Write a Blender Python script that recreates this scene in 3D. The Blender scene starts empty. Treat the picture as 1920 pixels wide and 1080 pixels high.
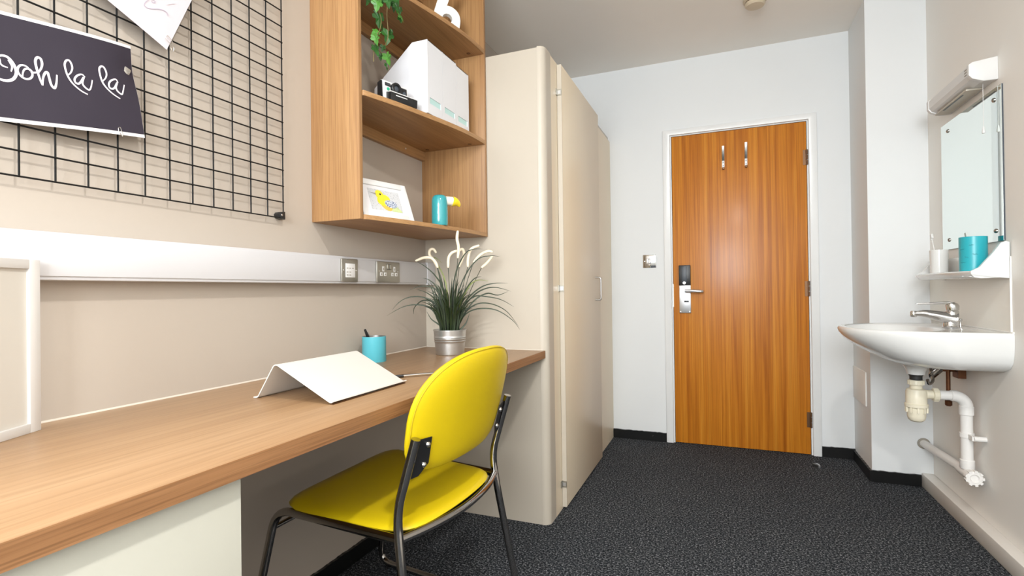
import bpy, bmesh, math, random
from mathutils import Vector, Matrix

# ------------------------------------------------------------------ scene, camera, light
scene = bpy.context.scene
COL = scene.collection
PI = math.pi
random.seed(7)

cam_data = bpy.data.cameras.new('camera')
cam = bpy.data.objects.new('camera', cam_data)
COL.objects.link(cam)
cam_data.sensor_fit = 'HORIZONTAL'
cam_data.sensor_width = 36.0
cam_data.lens = 36.0 * 972.53 / 1920.0
cam_data.clip_start = 0.02
r_ = (0.92681084, 0.37530083, -0.01307518)
u_ = (0.0141349397, -0.0000707, 0.999900094)
f_ = (-0.37526241, 0.92690306, 0.0053704)
cam.matrix_world = Matrix(((r_[0], u_[0], -f_[0], 0.0), (r_[1], u_[1], -f_[1], 0.0),
                           (r_[2], u_[2], -f_[2], 1.0), (0, 0, 0, 1)))
scene.camera = cam

scene.view_settings.view_transform = 'Standard'
scene.view_settings.look = 'None'
scene.view_settings.gamma = 1.0
scene.view_settings.use_curve_mapping = False
scene.view_settings.exposure = 0.52

world = bpy.data.worlds.new('daylight')
scene.world = world
world.use_nodes = True
bg = world.node_tree.nodes['Background']
bg.inputs['Color'].default_value = (0.80, 0.90, 1.0, 1)
bg.inputs['Strength'].default_value = 2.0


def area(name, loc, rot, shape, sx, sy, power, col):
    d = bpy.data.lights.new(name, 'AREA')
    d.shape = shape
    d.size = sx
    if shape in ('RECTANGLE', 'ELLIPSE'):
        d.size_y = sy
    d.energy = power
    d.color = col
    o = bpy.data.objects.new(name, d)
    o.location = loc
    o.rotation_euler = rot
    COL.objects.link(o)
    return o


# the room's ceiling lamp (just above and ahead of the camera) and an added fill light at the unseen window behind it
area('ceiling_lamp', (0.21, 0.40, 2.42), (0, 0, 0), 'DISK', 0.12, 0.12, 19.5, (1.0, 0.985, 0.955))
area('window_fill', (-0.15, -1.72, 1.70), (math.radians(90), 0, 0), 'RECTANGLE', 1.50, 1.15, 77.0, (0.91, 0.965, 1.0))

# ------------------------------------------------------------------ materials
def mat(name, col, rough=0.5, metal=0.0, var=0.0, vscale=6.0, bump=0.0, bscale=200.0, coat=0.0, spec=0.5, emit=None):
    m = bpy.data.materials.new(name)
    m.use_nodes = True
    nt = m.node_tree
    b = nt.nodes['Principled BSDF']
    b.inputs['Base Color'].default_value = (*col, 1)
    b.inputs['Roughness'].default_value = rough
    b.inputs['Metallic'].default_value = metal
    b.inputs['Specular IOR Level'].default_value = spec
    if coat:
        b.inputs['Coat Weight'].default_value = coat
        b.inputs['Coat Roughness'].default_value = 0.12
    tc = nt.nodes.new('ShaderNodeTexCoord')
    n = nt.nodes.new('ShaderNodeTexNoise')
    n.inputs['Scale'].default_value = vscale
    n.inputs['Detail'].default_value = 4
    nt.links.new(tc.outputs['Object'], n.inputs['Vector'])
    r = nt.nodes.new('ShaderNodeValToRGB')
    v = max(var, 0.012)
    r.color_ramp.elements[0].position = 0.3
    r.color_ramp.elements[1].position = 0.7
    r.color_ramp.elements[0].color = (*[c * (1 - v) for c in col], 1)
    r.color_ramp.elements[1].color = (*[min(1, c * (1 + v)) for c in col], 1)
    nt.links.new(n.outputs['Fac'], r.inputs['Fac'])
    nt.links.new(r.outputs['Color'], b.inputs['Base Color'])
    if bump:
        n2 = nt.nodes.new('ShaderNodeTexNoise')
        n2.inputs['Scale'].default_value = bscale
        n2.inputs['Detail'].default_value = 3
        nt.links.new(tc.outputs['Object'], n2.inputs['Vector'])
        bp = nt.nodes.new('ShaderNodeBump')
        bp.inputs['Strength'].default_value = bump
        bp.inputs['Distance'].default_value = 0.002
        nt.links.new(n2.outputs['Fac'], bp.inputs['Height'])
        nt.links.new(bp.outputs['Normal'], b.inputs['Normal'])
    return m


def wood(name, cols, axis, rough=0.4, figure=9.0, fine=160.0, stretch=0.035, coat=0.0, fine_amt=0.25, pos=None, spec=0.5):
    """straight-grained timber: broad figure bands plus fine pores, both stretched along one axis"""
    m = bpy.data.materials.new(name)
    m.use_nodes = True
    nt = m.node_tree
    L = nt.links.new
    b = nt.nodes['Principled BSDF']
    b.inputs['Roughness'].default_value = rough
    b.inputs['Specular IOR Level'].default_value = spec
    if coat:
        b.inputs['Coat Weight'].default_value = coat
        b.inputs['Coat Roughness'].default_value = 0.22
    tc = nt.nodes.new('ShaderNodeTexCoord')
    def stretched(scale, st, detail, dist):
        mp = nt.nodes.new('ShaderNodeMapping')
        s = [1.0, 1.0, 1.0]
        s['xyz'.index(axis)] = st
        mp.inputs['Scale'].default_value = s
        L(tc.outputs['Object'], mp.inputs['Vector'])
        n = nt.nodes.new('ShaderNodeTexNoise')
        n.inputs['Scale'].default_value = scale
        n.inputs['Detail'].default_value = detail
        n.inputs['Roughness'].default_value = 0.6
        n.inputs['Distortion'].default_value = dist
        L(mp.outputs['Vector'], n.inputs['Vector'])
        return n
    n1 = stretched(figure, stretch, 6, 0.35)
    n2 = stretched(fine, stretch * 0.5, 3, 0.0)
    r = nt.nodes.new('ShaderNodeValToRGB')
    els = r.color_ramp.elements
    pos = pos or [0.32 + 0.36 * i / (len(cols) - 1) for i in range(len(cols))]
    els[0].position, els[0].color = pos[0], (*cols[0], 1)
    els[1].position, els[1].color = pos[-1], (*cols[-1], 1)
    for p, c in list(zip(pos, cols))[1:-1]:
        e = els.new(p)
        e.color = (*c, 1)
    L(n1.outputs['Fac'], r.inputs['Fac'])
    r2 = nt.nodes.new('ShaderNodeValToRGB')
    r2.color_ramp.elements[0].position = 0.36
    r2.color_ramp.elements[1].position = 0.56
    k = 1 - fine_amt
    r2.color_ramp.elements[0].color = (k, k * 0.97, k * 0.93, 1)
    r2.color_ramp.elements[1].color = (1, 1, 1, 1)
    L(n2.outputs['Fac'], r2.inputs['Fac'])
    mx = nt.nodes.new('ShaderNodeMixRGB')
    mx.blend_type = 'MULTIPLY'
    mx.inputs[0].default_value = 1.0
    L(r.outputs['Color'], mx.inputs[1])
    L(r2.outputs['Color'], mx.inputs[2])
    L(mx.outputs['Color'], b.inputs['Base Color'])
    bp = nt.nodes.new('ShaderNodeBump')
    bp.inputs['Strength'].default_value = 0.06
    bp.inputs['Distance'].default_value = 0.001
    L(n2.outputs['Fac'], bp.inputs['Height'])
    L(bp.outputs['Normal'], b.inputs['Normal'])
    return m


def carpet():
    m = bpy.data.materials.new('charcoal carpet')
    m.use_nodes = True
    nt = m.node_tree
    L = nt.links.new
    b = nt.nodes['Principled BSDF']
    b.inputs['Roughness'].default_value = 0.95
    b.inputs['Specular IOR Level'].default_value = 0.1
    tc = nt.nodes.new('ShaderNodeTexCoord')
    n = nt.nodes.new('ShaderNodeTexNoise')
    n.inputs['Scale'].default_value = 135
    n.inputs['Detail'].default_value = 4.0
    n.inputs['Roughness'].default_value = 0.85
    L(tc.outputs['Object'], n.inputs['Vector'])
    r = nt.nodes.new('ShaderNodeValToRGB')
    e = r.color_ramp.elements
    e[0].position, e[0].color = 0.40, (0.003, 0.0035, 0.005, 1)
    e[1].position, e[1].color = 0.64, (0.40, 0.41, 0.43, 1)
    for p, c in ((0.49, (0.018, 0.021, 0.026)), (0.56, (0.085, 0.092, 0.102))):
        x = e.new(p)
        x.color = (*c, 1)
    L(n.outputs['Fac'], r.inputs['Fac'])
    n3 = nt.nodes.new('ShaderNodeTexNoise')
    n3.inputs['Scale'].default_value = 5
    n3.inputs['Detail'].default_value = 3
    L(tc.outputs['Object'], n3.inputs['Vector'])
    r3 = nt.nodes.new('ShaderNodeValToRGB')
    r3.color_ramp.elements[0].color = (0.80, 0.80, 0.82, 1)
    r3.color_ramp.elements[1].color = (1.15, 1.12, 1.08, 1)
    L(n3.outputs['Fac'], r3.inputs['Fac'])
    mx = nt.nodes.new('ShaderNodeMixRGB')
    mx.blend_type = 'MULTIPLY'
    mx.inputs[0].default_value = 1.0
    L(r.outputs['Color'], mx.inputs[1])
    L(r3.outputs['Color'], mx.inputs[2])
    L(mx.outputs['Color'], b.inputs['Base Color'])
    bp = nt.nodes.new('ShaderNodeBump')
    bp.inputs['Strength'].default_value = 0.25
    bp.inputs['Distance'].default_value = 0.003
    L(n.outputs['Fac'], bp.inputs['Height'])
    L(bp.outputs['Normal'], b.inputs['Normal'])
    return m


def speckled(name, base, spots, scale, thr):
    m = mat(name, base)
    nt = m.node_tree
    b = nt.nodes['Principled BSDF']
    tc = nt.nodes.new('ShaderNodeTexCoord')
    n = nt.nodes.new('ShaderNodeTexNoise')
    n.inputs['Scale'].default_value = scale
    n.inputs['Detail'].default_value = 3
    nt.links.new(tc.outputs['Object'], n.inputs['Vector'])
    r = nt.nodes.new('ShaderNodeValToRGB')
    r.color_ramp.elements[0].position = thr
    r.color_ramp.elements[1].position = thr + 0.05
    r.color_ramp.elements[0].color = (*base, 1)
    r.color_ramp.elements[1].color = (*spots, 1)
    nt.links.new(n.outputs['Fac'], r.inputs['Fac'])
    nt.links.new(r.outputs['Color'], b.inputs['Base Color'])
    return m


M = {}
M['wall_cream'] = mat('cream wall paint', (0.455, 0.395, 0.335), 0.6, var=0.012, vscale=2, bump=0.04, bscale=240)
M['wall_white'] = mat('white wall paint', (0.765, 0.775, 0.775), 0.6, var=0.012, vscale=2, bump=0.05, bscale=200)
M['wall_right'] = mat('off white wall paint', (0.86, 0.83, 0.785), 0.55, var=0.012, vscale=2, bump=0.05, bscale=200)
M['ceiling'] = mat('ceiling paint', (0.92, 0.875, 0.815), 0.8, var=0.01, vscale=3, bump=0.05, bscale=150)
M['carpet'] = carpet()
M['skirting'] = speckled('black gloss skirting with paint flecks', (0.004, 0.004, 0.004), (0.35, 0.34, 0.32), 42, 0.76)
M['skirting'].node_tree.nodes['Principled BSDF'].inputs['Roughness'].default_value = 0.35
M['gloss_white'] = mat('white gloss paint', (0.82, 0.82, 0.81), 0.3, var=0.01)
M['boxing'] = mat('off white boxing paint', (0.84, 0.805, 0.755), 0.4, var=0.01)
M['wardrobe'] = mat('wardrobe cream darkened where lit', (0.52, 0.462, 0.382), 0.38, var=0.012, vscale=3, bump=0.03, bscale=300)  # same finish as the front, darkened to offset the strong light on the side
M['ward_front_lightened'] = mat('wardrobe cream lightened where dim', (0.80, 0.68, 0.51), 0.35, var=0.012, vscale=3, bump=0.03, bscale=300)  # same finish as the side, lightened to make up for the grazing light
M['pedestal'] = mat('pale ivory laminate', (0.56, 0.55, 0.475), 0.4, var=0.01)
OAK = [(0.325, 0.185, 0.092), (0.385, 0.232, 0.12), (0.425, 0.265, 0.143)]
OAK2 = [(0.33, 0.168, 0.066), (0.395, 0.214, 0.088), (0.44, 0.25, 0.108)]
M['oak_y'] = wood('oak laminate along the desk', OAK, 'y', 0.38, 10, 150, 0.04, fine_amt=0.16)
M['oak_edge'] = wood('oak edging', [(0.25, 0.115, 0.045), (0.32, 0.155, 0.065), (0.39, 0.20, 0.09)], 'y', 0.4, 60, 300, 0.03, fine_amt=0.3)
M['shelf_z'] = wood('oak panel upright grain', OAK2, 'z', 0.42, 12, 170, 0.045, fine_amt=0.22)
M['shelf_y'] = wood('oak panel lengthwise grain', OAK2, 'y', 0.42, 12, 170, 0.045, fine_amt=0.2)
M['door_wood'] = wood('varnished sapele door', [(0.36, 0.100, 0.006), (0.50, 0.160, 0.011), (0.59, 0.208, 0.016), (0.68, 0.28, 0.032)], 'z', 0.42, 42, 260, 0.018, coat=0.25, fine_amt=0.18, pos=[0.30, 0.44, 0.56, 0.72], spec=0.35)
M['yellow'] = mat('yellow vinyl', (0.61, 0.445, 0.005), 0.38, var=0.02, vscale=8, bump=0.12, bscale=420, spec=0.35)
M['seam'] = mat('yellow stitched seam', (0.55, 0.40, 0.01), 0.5)
M['chrome'] = mat('dark bright chrome', (0.42, 0.40, 0.38), 0.10, 1.0)
M['chrome_bright'] = mat('polished chrome', (0.66, 0.66, 0.66), 0.08, 1.0)
M['steel'] = mat('brushed steel', (0.50, 0.49, 0.47), 0.34, 1.0, var=0.03, vscale=40)
M['steel_white'] = mat('satin aluminium', (0.72, 0.73, 0.75), 0.32, 0.85)
M['nickel'] = mat('satin nickel plate', (0.42, 0.40, 0.35), 0.38, 0.9, var=0.02)
M['galv'] = mat('galvanised steel', (0.56, 0.56, 0.55), 0.33, 0.9, var=0.06, vscale=22)
M['brass_dark'] = mat('tarnished copper', (0.16, 0.065, 0.03), 0.45, 0.7, var=0.25, vscale=40)
M['brown_hinge'] = mat('bronzed hinge', (0.16, 0.085, 0.045), 0.4, 0.8)
M['black'] = mat('black plastic', (0.012, 0.012, 0.013), 0.35)
M['black_wire'] = mat('black powder coated wire', (0.008, 0.0075, 0.007), 0.6, spec=0.25)
M['dark_grey'] = mat('dark grey plastic', (0.055, 0.065, 0.08), 0.4)
M['white_plastic'] = mat('white plastic', (0.72, 0.71, 0.695), 0.35)
M['trunk'] = mat('white pvc trunking', (0.60, 0.595, 0.61), 0.38)
M['white_sheet'] = mat('white powder coated sheet', (0.66, 0.635, 0.59), 0.4)
M['file'] = mat('white card', (0.74, 0.74, 0.765), 0.45)
M['label'] = mat('pale green label', (0.50, 0.72, 0.70), 0.4)
M['paper'] = mat('white paper', (0.72, 0.70, 0.71), 0.6)
M['pink_paper'] = mat('pinkish paper', (0.60, 0.55, 0.58), 0.55, var=0.015, vscale=9)
M['poster'] = mat('slate purple print', (0.034, 0.028, 0.040), 0.6, var=0.06, vscale=7, spec=0.2)
M['chalk'] = mat('pinkish white print', (0.74, 0.67, 0.71), 0.6)
M['ink'] = mat('grey violet ink', (0.42, 0.36, 0.44), 0.6)
M['blush'] = mat('pale pink ink', (0.80, 0.62, 0.66), 0.6)
M['clip'] = mat('clip wire', (0.62, 0.60, 0.56), 0.25, 0.9)
M['turq'] = mat('turquoise enamel', (0.085, 0.41, 0.49), 0.35)
M['turq_gloss'] = mat('turquoise glaze', (0.035, 0.30, 0.325), 0.14, bump=0.35, bscale=70, coat=0.4)
M['turq_bright'] = mat('bright turquoise ceramic', (0.025, 0.40, 0.47), 0.3)
M['turq_dark'] = mat('dark turquoise', (0.01, 0.20, 0.24), 0.4)
M['cream_beak'] = mat('cream glaze', (0.80, 0.72, 0.60), 0.2, coat=0.3)
M['yellow_beak'] = mat('yellow glaze', (0.85, 0.62, 0.02), 0.2, coat=0.3)
M['ceramic'] = mat('white glazed ceramic', (0.74, 0.74, 0.725), 0.10, coat=0.3)
M['ceramic_orn'] = mat('white painted wood', (0.84, 0.81, 0.76), 0.45)
M['trap'] = mat('aged ivory plastic', (0.76, 0.70, 0.55), 0.4, var=0.02, vscale=15)
M['pipe'] = mat('off white pipe', (0.80, 0.775, 0.745), 0.35)
M['rubber'] = mat('black rubber', (0.02, 0.02, 0.02), 0.6)
M['blade'] = mat('dark green grass blade', (0.014, 0.027, 0.006), 0.5, var=0.3, vscale=25)
M['blade_lime'] = mat('yellow green grass blade', (0.17, 0.20, 0.03), 0.45, var=0.2, vscale=25)
M['plume'] = mat('cream plume', (0.86, 0.76, 0.58), 0.8, bump=0.9, bscale=300)
M['leaf'] = mat('ivy green leaf', (0.012, 0.075, 0.006), 0.35, var=0.45, vscale=30)
M['leaf_light'] = mat('light ivy leaf', (0.05, 0.185, 0.02), 0.35, var=0.3, vscale=40)
M['vine'] = mat('brown vine', (0.16, 0.12, 0.04), 0.6)
M['soil'] = mat('dark soil', (0.03, 0.02, 0.012), 0.9)
M['print_grey'] = speckled('speckled grey print', (0.56, 0.56, 0.57), (0.28, 0.28, 0.30), 260, 0.60)
M['print_yellow'] = mat('yellow print', (0.84, 0.64, 0.03), 0.5, var=0.12, vscale=60)
M['print_orange'] = mat('orange print', (0.84, 0.46, 0.08), 0.5, var=0.1, vscale=60)
M['print_green'] = mat('pale green print', (0.52, 0.60, 0.28), 0.5, var=0.15, vscale=60)
M['print_wing'] = speckled('blue grey feather print', (0.62, 0.66, 0.74), (0.05, 0.07, 0.16), 330, 0.49)
M['green_button'] = mat('green button', (0.02, 0.36, 0.20), 0.35)
M['board'] = mat('warm white board', (0.64, 0.61, 0.555), 0.5)
M['grey_slot'] = mat('grey slot', (0.30, 0.27, 0.22), 0.5)
M['diffuser'] = mat('grey diffuser', (0.50, 0.45, 0.37), 0.4)
M['detector'] = mat('aged beige plastic', (0.62, 0.52, 0.38), 0.5)
M['sealant'] = mat('white sealant', (0.84, 0.82, 0.78), 0.4)
M['sealant_desk'] = mat('cream sealant', (0.62, 0.56, 0.48), 0.45)


def glass_mirror():
    m = bpy.data.materials.new('mirror silvering')
    m.use_nodes = True
    b = m.node_tree.nodes['Principled BSDF']
    b.inputs['Base Color'].default_value = (0.86, 0.93, 0.915, 1)
    b.inputs['Metallic'].default_value = 1.0
    b.inputs['Roughness'].default_value = 0.02
    return m


M['mirror'] = glass_mirror()
M['splash'] = mat('pale cream panel', (0.88, 0.85, 0.78), 0.35, var=0.01)

# ------------------------------------------------------------------ mesh helpers
class MB:
    """collects primitives in world coordinates"""
    def __init__(self):
        self.v, self.f, self.s = [], [], []

    def add(self, vs, fs, smooth=False):
        n = len(self.v)
        self.v += [tuple(p) for p in vs]
        self.f += [tuple(i + n for i in f) for f in fs]
        self.s += [smooth] * len(fs)
        return self

    def box(self, x0, x1, y0, y1, z0, z1):
        vs = [(x, y, z) for z in (z0, z1) for y in (y0, y1) for x in (x0, x1)]
        return self.add(vs, [(0, 2, 3, 1), (4, 5, 7, 6), (0, 1, 5, 4), (2, 6, 7, 3), (0, 4, 6, 2), (1, 3, 7, 5)])

    def obox(self, c, ex, ey, ez, hx, hy, hz):
        c, ex, ey, ez = Vector(c), Vector(ex).normalized(), Vector(ey).normalized(), Vector(ez).normalized()
        vs = [c + ex * (a * hx) + ey * (b * hy) + ez * (d * hz) for d in (-1, 1) for b in (-1, 1) for a in (-1, 1)]
        return self.add(vs, [(0, 2, 3, 1), (4, 5, 7, 6), (0, 1, 5, 4), (2, 6, 7, 3), (0, 4, 6, 2), (1, 3, 7, 5)])

    def prism(self, pts, vec):
        n = len(pts)
        a = [Vector(p) for p in pts]
        b = [p + Vector(vec) for p in a]
        fs = [tuple(range(n))[::-1], tuple(range(n, 2 * n))] + [(i, (i + 1) % n, n + (i + 1) % n, n + i) for i in range(n)]
        return self.add(a + b, fs)

    def tube(self, pts, r, seg=10, caps=True, closed=False):
        P = [Vector(p) for p in pts]
        n = len(P)
        rr = r if isinstance(r, (list, tuple)) else [r] * n
        vs, fs = [], []
        prev = None
        for i, p in enumerate(P):
            if closed:
                t = P[(i + 1) % n] - P[i - 1]
            else:
                t = P[min(i + 1, n - 1)] - P[max(i - 1, 0)]
            t.normalize()
            if prev is None:
                a = Vector((0, 0, 1)) if abs(t.z) < 0.9 else Vector((1, 0, 0))
                nx = t.cross(a).normalized()
            else:
                nx = (prev - t * prev.dot(t))
                nx = nx.normalized() if nx.length > 1e-6 else t.orthogonal().normalized()
            prev = nx
            ny = t.cross(nx)
            for k in range(seg):
                a = 2 * PI * k / seg
                vs.append(p + (nx * math.cos(a) + ny * math.sin(a)) * rr[i])
        m = n if closed else n - 1
        for i in range(m):
            j = (i + 1) % n
            for k in range(seg):
                k2 = (k + 1) % seg
                fs.append((i * seg + k, i * seg + k2, j * seg + k2, j * seg + k))
        self.add(vs, fs, True)
        if caps and not closed:
            n0 = len(self.v) - len(vs)
            self.f += [tuple(n0 + k for k in range(seg))[::-1], tuple(n0 + (n - 1) * seg + k for k in range(seg))]
            self.s += [False, False]
        return self

    def lathe(self, c, prof, seg=28, axis='z', caps=True):
        """profile of (radius, height) about an axis through c"""
        c = Vector(c)
        if isinstance(axis, str):
            w = {'x': Vector((1, 0, 0)), 'y': Vector((0, 1, 0)), 'z': Vector((0, 0, 1))}[axis]
        else:
            w = Vector(axis).normalized()
        a = Vector((1, 0, 0)) if abs(w.x) < 0.9 else Vector((0, 1, 0))
        e1 = (a - w * a.dot(w)).normalized()
        e2 = w.cross(e1)
        vs, fs = [], []
        for r, h in prof:
            for k in range(seg):
                t = 2 * PI * k / seg
                vs.append(c + e1 * (r * math.cos(t)) + e2 * (r * math.sin(t)) + w * h)
        for i in range(len(prof) - 1):
            for k in range(seg):
                k2 = (k + 1) % seg
                fs.append((i * seg + k, i * seg + k2, (i + 1) * seg + k2, (i + 1) * seg + k))
        self.add(vs, fs, True)
        if caps:
            n0 = len(self.v) - len(vs)
            self.f += [tuple(n0 + k for k in range(seg))[::-1], tuple(n0 + (len(prof) - 1) * seg + k for k in range(seg))]
            self.s += [False, False]
        return self

    def ribbon(self, pts, width, nrm, closed=False):
        """flat stroke lying in a plane with normal nrm"""
        P = [Vector(p) for p in pts]
        N = Vector(nrm).normalized()
        ws = width if isinstance(width, (list, tuple)) else [width] * len(P)
        vs, fs = [], []
        for i, p in enumerate(P):
            t = P[min(i + 1, len(P) - 1)] - P[max(i - 1, 0)]
            sd = N.cross(t).normalized() * (ws[i] / 2)
            vs += [p + sd, p - sd]
        for i in range(len(P) - 1):
            fs.append((2 * i, 2 * i + 1, 2 * i + 3, 2 * i + 2))
        return self.add(vs, fs)

    def grid(self, fn, nu, nv, smooth=True):
        vs = [fn(i / nu, j / nv) for j in range(nv + 1) for i in range(nu + 1)]
        fs = [(j * (nu + 1) + i, j * (nu + 1) + i + 1, (j + 1) * (nu + 1) + i + 1, (j + 1) * (nu + 1) + i)
              for j in range(nv) for i in range(nu)]
        return self.add(vs, fs, smooth)

    def rings(self, ringlist, cap0=True, cap1=True, smooth=True):
        n = len(ringlist[0])
        vs = [p for r in ringlist for p in r]
        fs = []
        for i in range(len(ringlist) - 1):
            for k in range(n):
                k2 = (k + 1) % n
                fs.append((i * n + k, i * n + k2, (i + 1) * n + k2, (i + 1) * n + k))
        if cap0:
            fs.append(tuple(range(n))[::-1])
        if cap1:
            fs.append(tuple(range((len(ringlist) - 1) * n, len(ringlist) * n)))
        return self.add(vs, fs, smooth)


WL = {}


def obj(name, mb, m, parent=None, bevel=0.0, sub=0, merge=False, loc=None, angle=40):
    """ONE mesh object; vertices are given in world coordinates"""
    base = Vector(loc) if loc is not None else (WL[parent.name] if parent else Vector((0, 0, 0)))
    me = bpy.data.meshes.new(name)
    me.from_pydata([Vector(p) - base for p in mb.v], [], mb.f)
    for p, s in zip(me.polygons, mb.s):
        p.use_smooth = s
    bm = bmesh.new()
    bm.from_mesh(me)
    if merge:
        bmesh.ops.remove_doubles(bm, verts=bm.verts, dist=1e-5)
    bmesh.ops.recalc_face_normals(bm, faces=bm.faces)
    if bevel:
        bmesh.ops.bevel(bm, geom=list(bm.edges), offset=bevel, segments=2, affect='EDGES', profile=0.5, clamp_overlap=True)
        for f in bm.faces:
            f.smooth = True
    bm.to_mesh(me)
    bm.free()
    if bevel or any(mb.s):
        try:
            me.set_sharp_from_angle(angle=math.radians(angle))
        except Exception:
            pass
    me.materials.append(m)
    o = bpy.data.objects.new(name, me)
    COL.objects.link(o)
    if parent:
        o.parent = parent
        o.location = base - WL[parent.name]
    else:
        o.location = base
    WL[o.name] = base.copy()
    if sub:
        md = o.modifiers.new('smooth', 'SUBSURF')
        md.levels = md.render_levels = sub
    return o


def thing(name, label, cat, loc, group=None):
    o = bpy.data.objects.new(name, None)
    COL.objects.link(o)
    o.location = loc
    o.empty_display_size = 0.05
    WL[o.name] = Vector(loc)
    o['label'] = label
    o['category'] = cat
    if group:
        o['group'] = group
    return o


def tag(o, label, cat, group=None):
    o['label'] = label
    o['category'] = cat
    if group:
        o['group'] = group
    return o


def struct(name, mb, m, parent=None, **k):
    o = obj(name, mb, m, parent, **k)
    o['kind'] = 'structure'
    return o


def smooth_path(pts, n=6):
    """Catmull-Rom resampling"""
    P = [Vector(p) for p in pts]
    out = []
    for i in range(len(P) - 1):
        p0, p1, p2, p3 = P[max(i - 1, 0)], P[i], P[i + 1], P[min(i + 2, len(P) - 1)]
        for k in range(n):
            t = k / n
            out.append(0.5 * ((2 * p1) + (p2 - p0) * t + (2 * p0 - 5 * p1 + 4 * p2 - p3) * t * t + (3 * p1 - p0 - 3 * p2 + p3) * t ** 3))
    out.append(P[-1])
    return out


def rounded(pts, rad, n=5):
    """polyline with rounded corners"""
    P = [Vector(p) for p in pts]
    out = [P[0]]
    for i in range(1, len(P) - 1):
        a, b, c = P[i - 1], P[i], P[i + 1]
        d1, d2 = (a - b), (c - b)
        r = min(rad, d1.length * 0.45, d2.length * 0.45)
        s, e = b + d1.normalized() * r, b + d2.normalized() * r
        for k in range(n + 1):
            t = k / n
            out.append(s * (1 - t) ** 2 + b * (2 * t * (1 - t)) + e * t * t)
    out.append(P[-1])
    return out


# traced points in room coordinates (metres)
DATA_OOH = [[[[0.533,1.4166],[0.5377,1.4122],[0.5465,1.4103],[0.5549,1.4121],[0.562,1.4178],[0.566,1.4265],[0.5666,1.4349],[0.5636,1.4445],[0.5586,1.4524],[0.5524,1.457],[0.5454,1.4564],[0.54,1.4527]],0.00405],[[[0.54,1.4527],[0.5424,1.4475],[0.5433,1.4408],[0.5474,1.4372],[0.5543,1.4369]],0.00243],[[[0.5544,1.4516],[0.5586,1.4452],[0.5604,1.4397],[0.5589,1.431]],0.00243],[[[0.5875,1.443],[0.5839,1.4486],[0.5783,1.4504],[0.5725,1.4481],[0.569,1.4416],[0.5692,1.4341],[0.5742,1.4273],[0.5815,1.4251],[0.5882,1.4289],[0.5912,1.4362],[0.5895,1.4438],[0.5838,1.4462],[0.5787,1.4423],[0.5764,1.4342],[0.5761,1.4244]],0.00303],[[[0.5883,1.4411],[0.5935,1.442],[0.5991,1.4446]],0.00243],[[[0.6071,1.4216],[0.6036,1.4306],[0.5988,1.4474],[0.5959,1.4621],[0.5967,1.4707],[0.6002,1.4746],[0.6043,1.4729],[0.6063,1.4644],[0.6047,1.4544],[0.5996,1.4431]],0.00364],[[[0.6071,1.4216],[0.6079,1.4369],[0.6111,1.4475],[0.615,1.4503],[0.6173,1.4423],[0.6211,1.4276],[0.6266,1.423],[0.6296,1.4346],[0.6304,1.4511]],0.00364],[[[0.6845,1.4297],[0.6715,1.4337],[0.6571,1.4437],[0.6483,1.457],[0.6438,1.4737],[0.6446,1.4836],[0.6486,1.4886],[0.6524,1.4878],[0.6557,1.4813],[0.6565,1.4738],[0.6539,1.4646],[0.6493,1.4578]],0.00303],[[[0.6795,1.4645],[0.6752,1.4682],[0.67,1.4668],[0.664,1.461],[0.6605,1.4528],[0.6627,1.4467],[0.6681,1.4467],[0.6725,1.4533],[0.6772,1.4636],[0.6747,1.4511],[0.6781,1.4444],[0.6864,1.4401],[0.6905,1.4468],[0.6931,1.4635]],0.00303],[[[0.7496,1.4427],[0.7351,1.4478],[0.722,1.4561],[0.7127,1.4671],[0.7077,1.4837],[0.7071,1.4947],[0.7112,1.5004],[0.7158,1.5001],[0.7195,1.4944],[0.7213,1.4868],[0.7193,1.4778],[0.7137,1.4691]],0.00303],[[[0.745,1.4765],[0.7422,1.4822],[0.7377,1.482],[0.7296,1.4755],[0.7258,1.4668],[0.7276,1.4598],[0.7333,1.4591],[0.7382,1.4644],[0.7431,1.4758],[0.7407,1.4653],[0.7439,1.458],[0.7527,1.4539],[0.7557,1.4607],[0.7592,1.4779]],0.00303]]
DATA_SQ = [[[0.8163,1.7015],[0.8085,1.6916],[0.8049,1.6832],[0.8071,1.6804],[0.8135,1.6793],[0.8251,1.6835],[0.8384,1.6897],[0.8505,1.6928],[0.8593,1.6904],[0.8613,1.6839]],[[0.8214,1.7009],[0.8253,1.6985],[0.8303,1.7019],[0.828,1.7052],[0.8214,1.7042]],[[0.8574,1.7106],[0.8671,1.7176],[0.8784,1.7247]]]
DATA_CLIPS = {"a":[[0.8704,1.6234],[0.8608,1.6334],[0.856,1.6313],[0.8546,1.6245],[0.8648,1.6168],[0.8731,1.6122],[0.873,1.6025],[0.8702,1.6006],[0.8661,1.6078]],"b":[[0.7458,1.3675],[0.7453,1.3757],[0.7489,1.3778],[0.7527,1.3673],[0.7536,1.3591],[0.7507,1.3614],[0.7478,1.3659]]}
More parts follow.
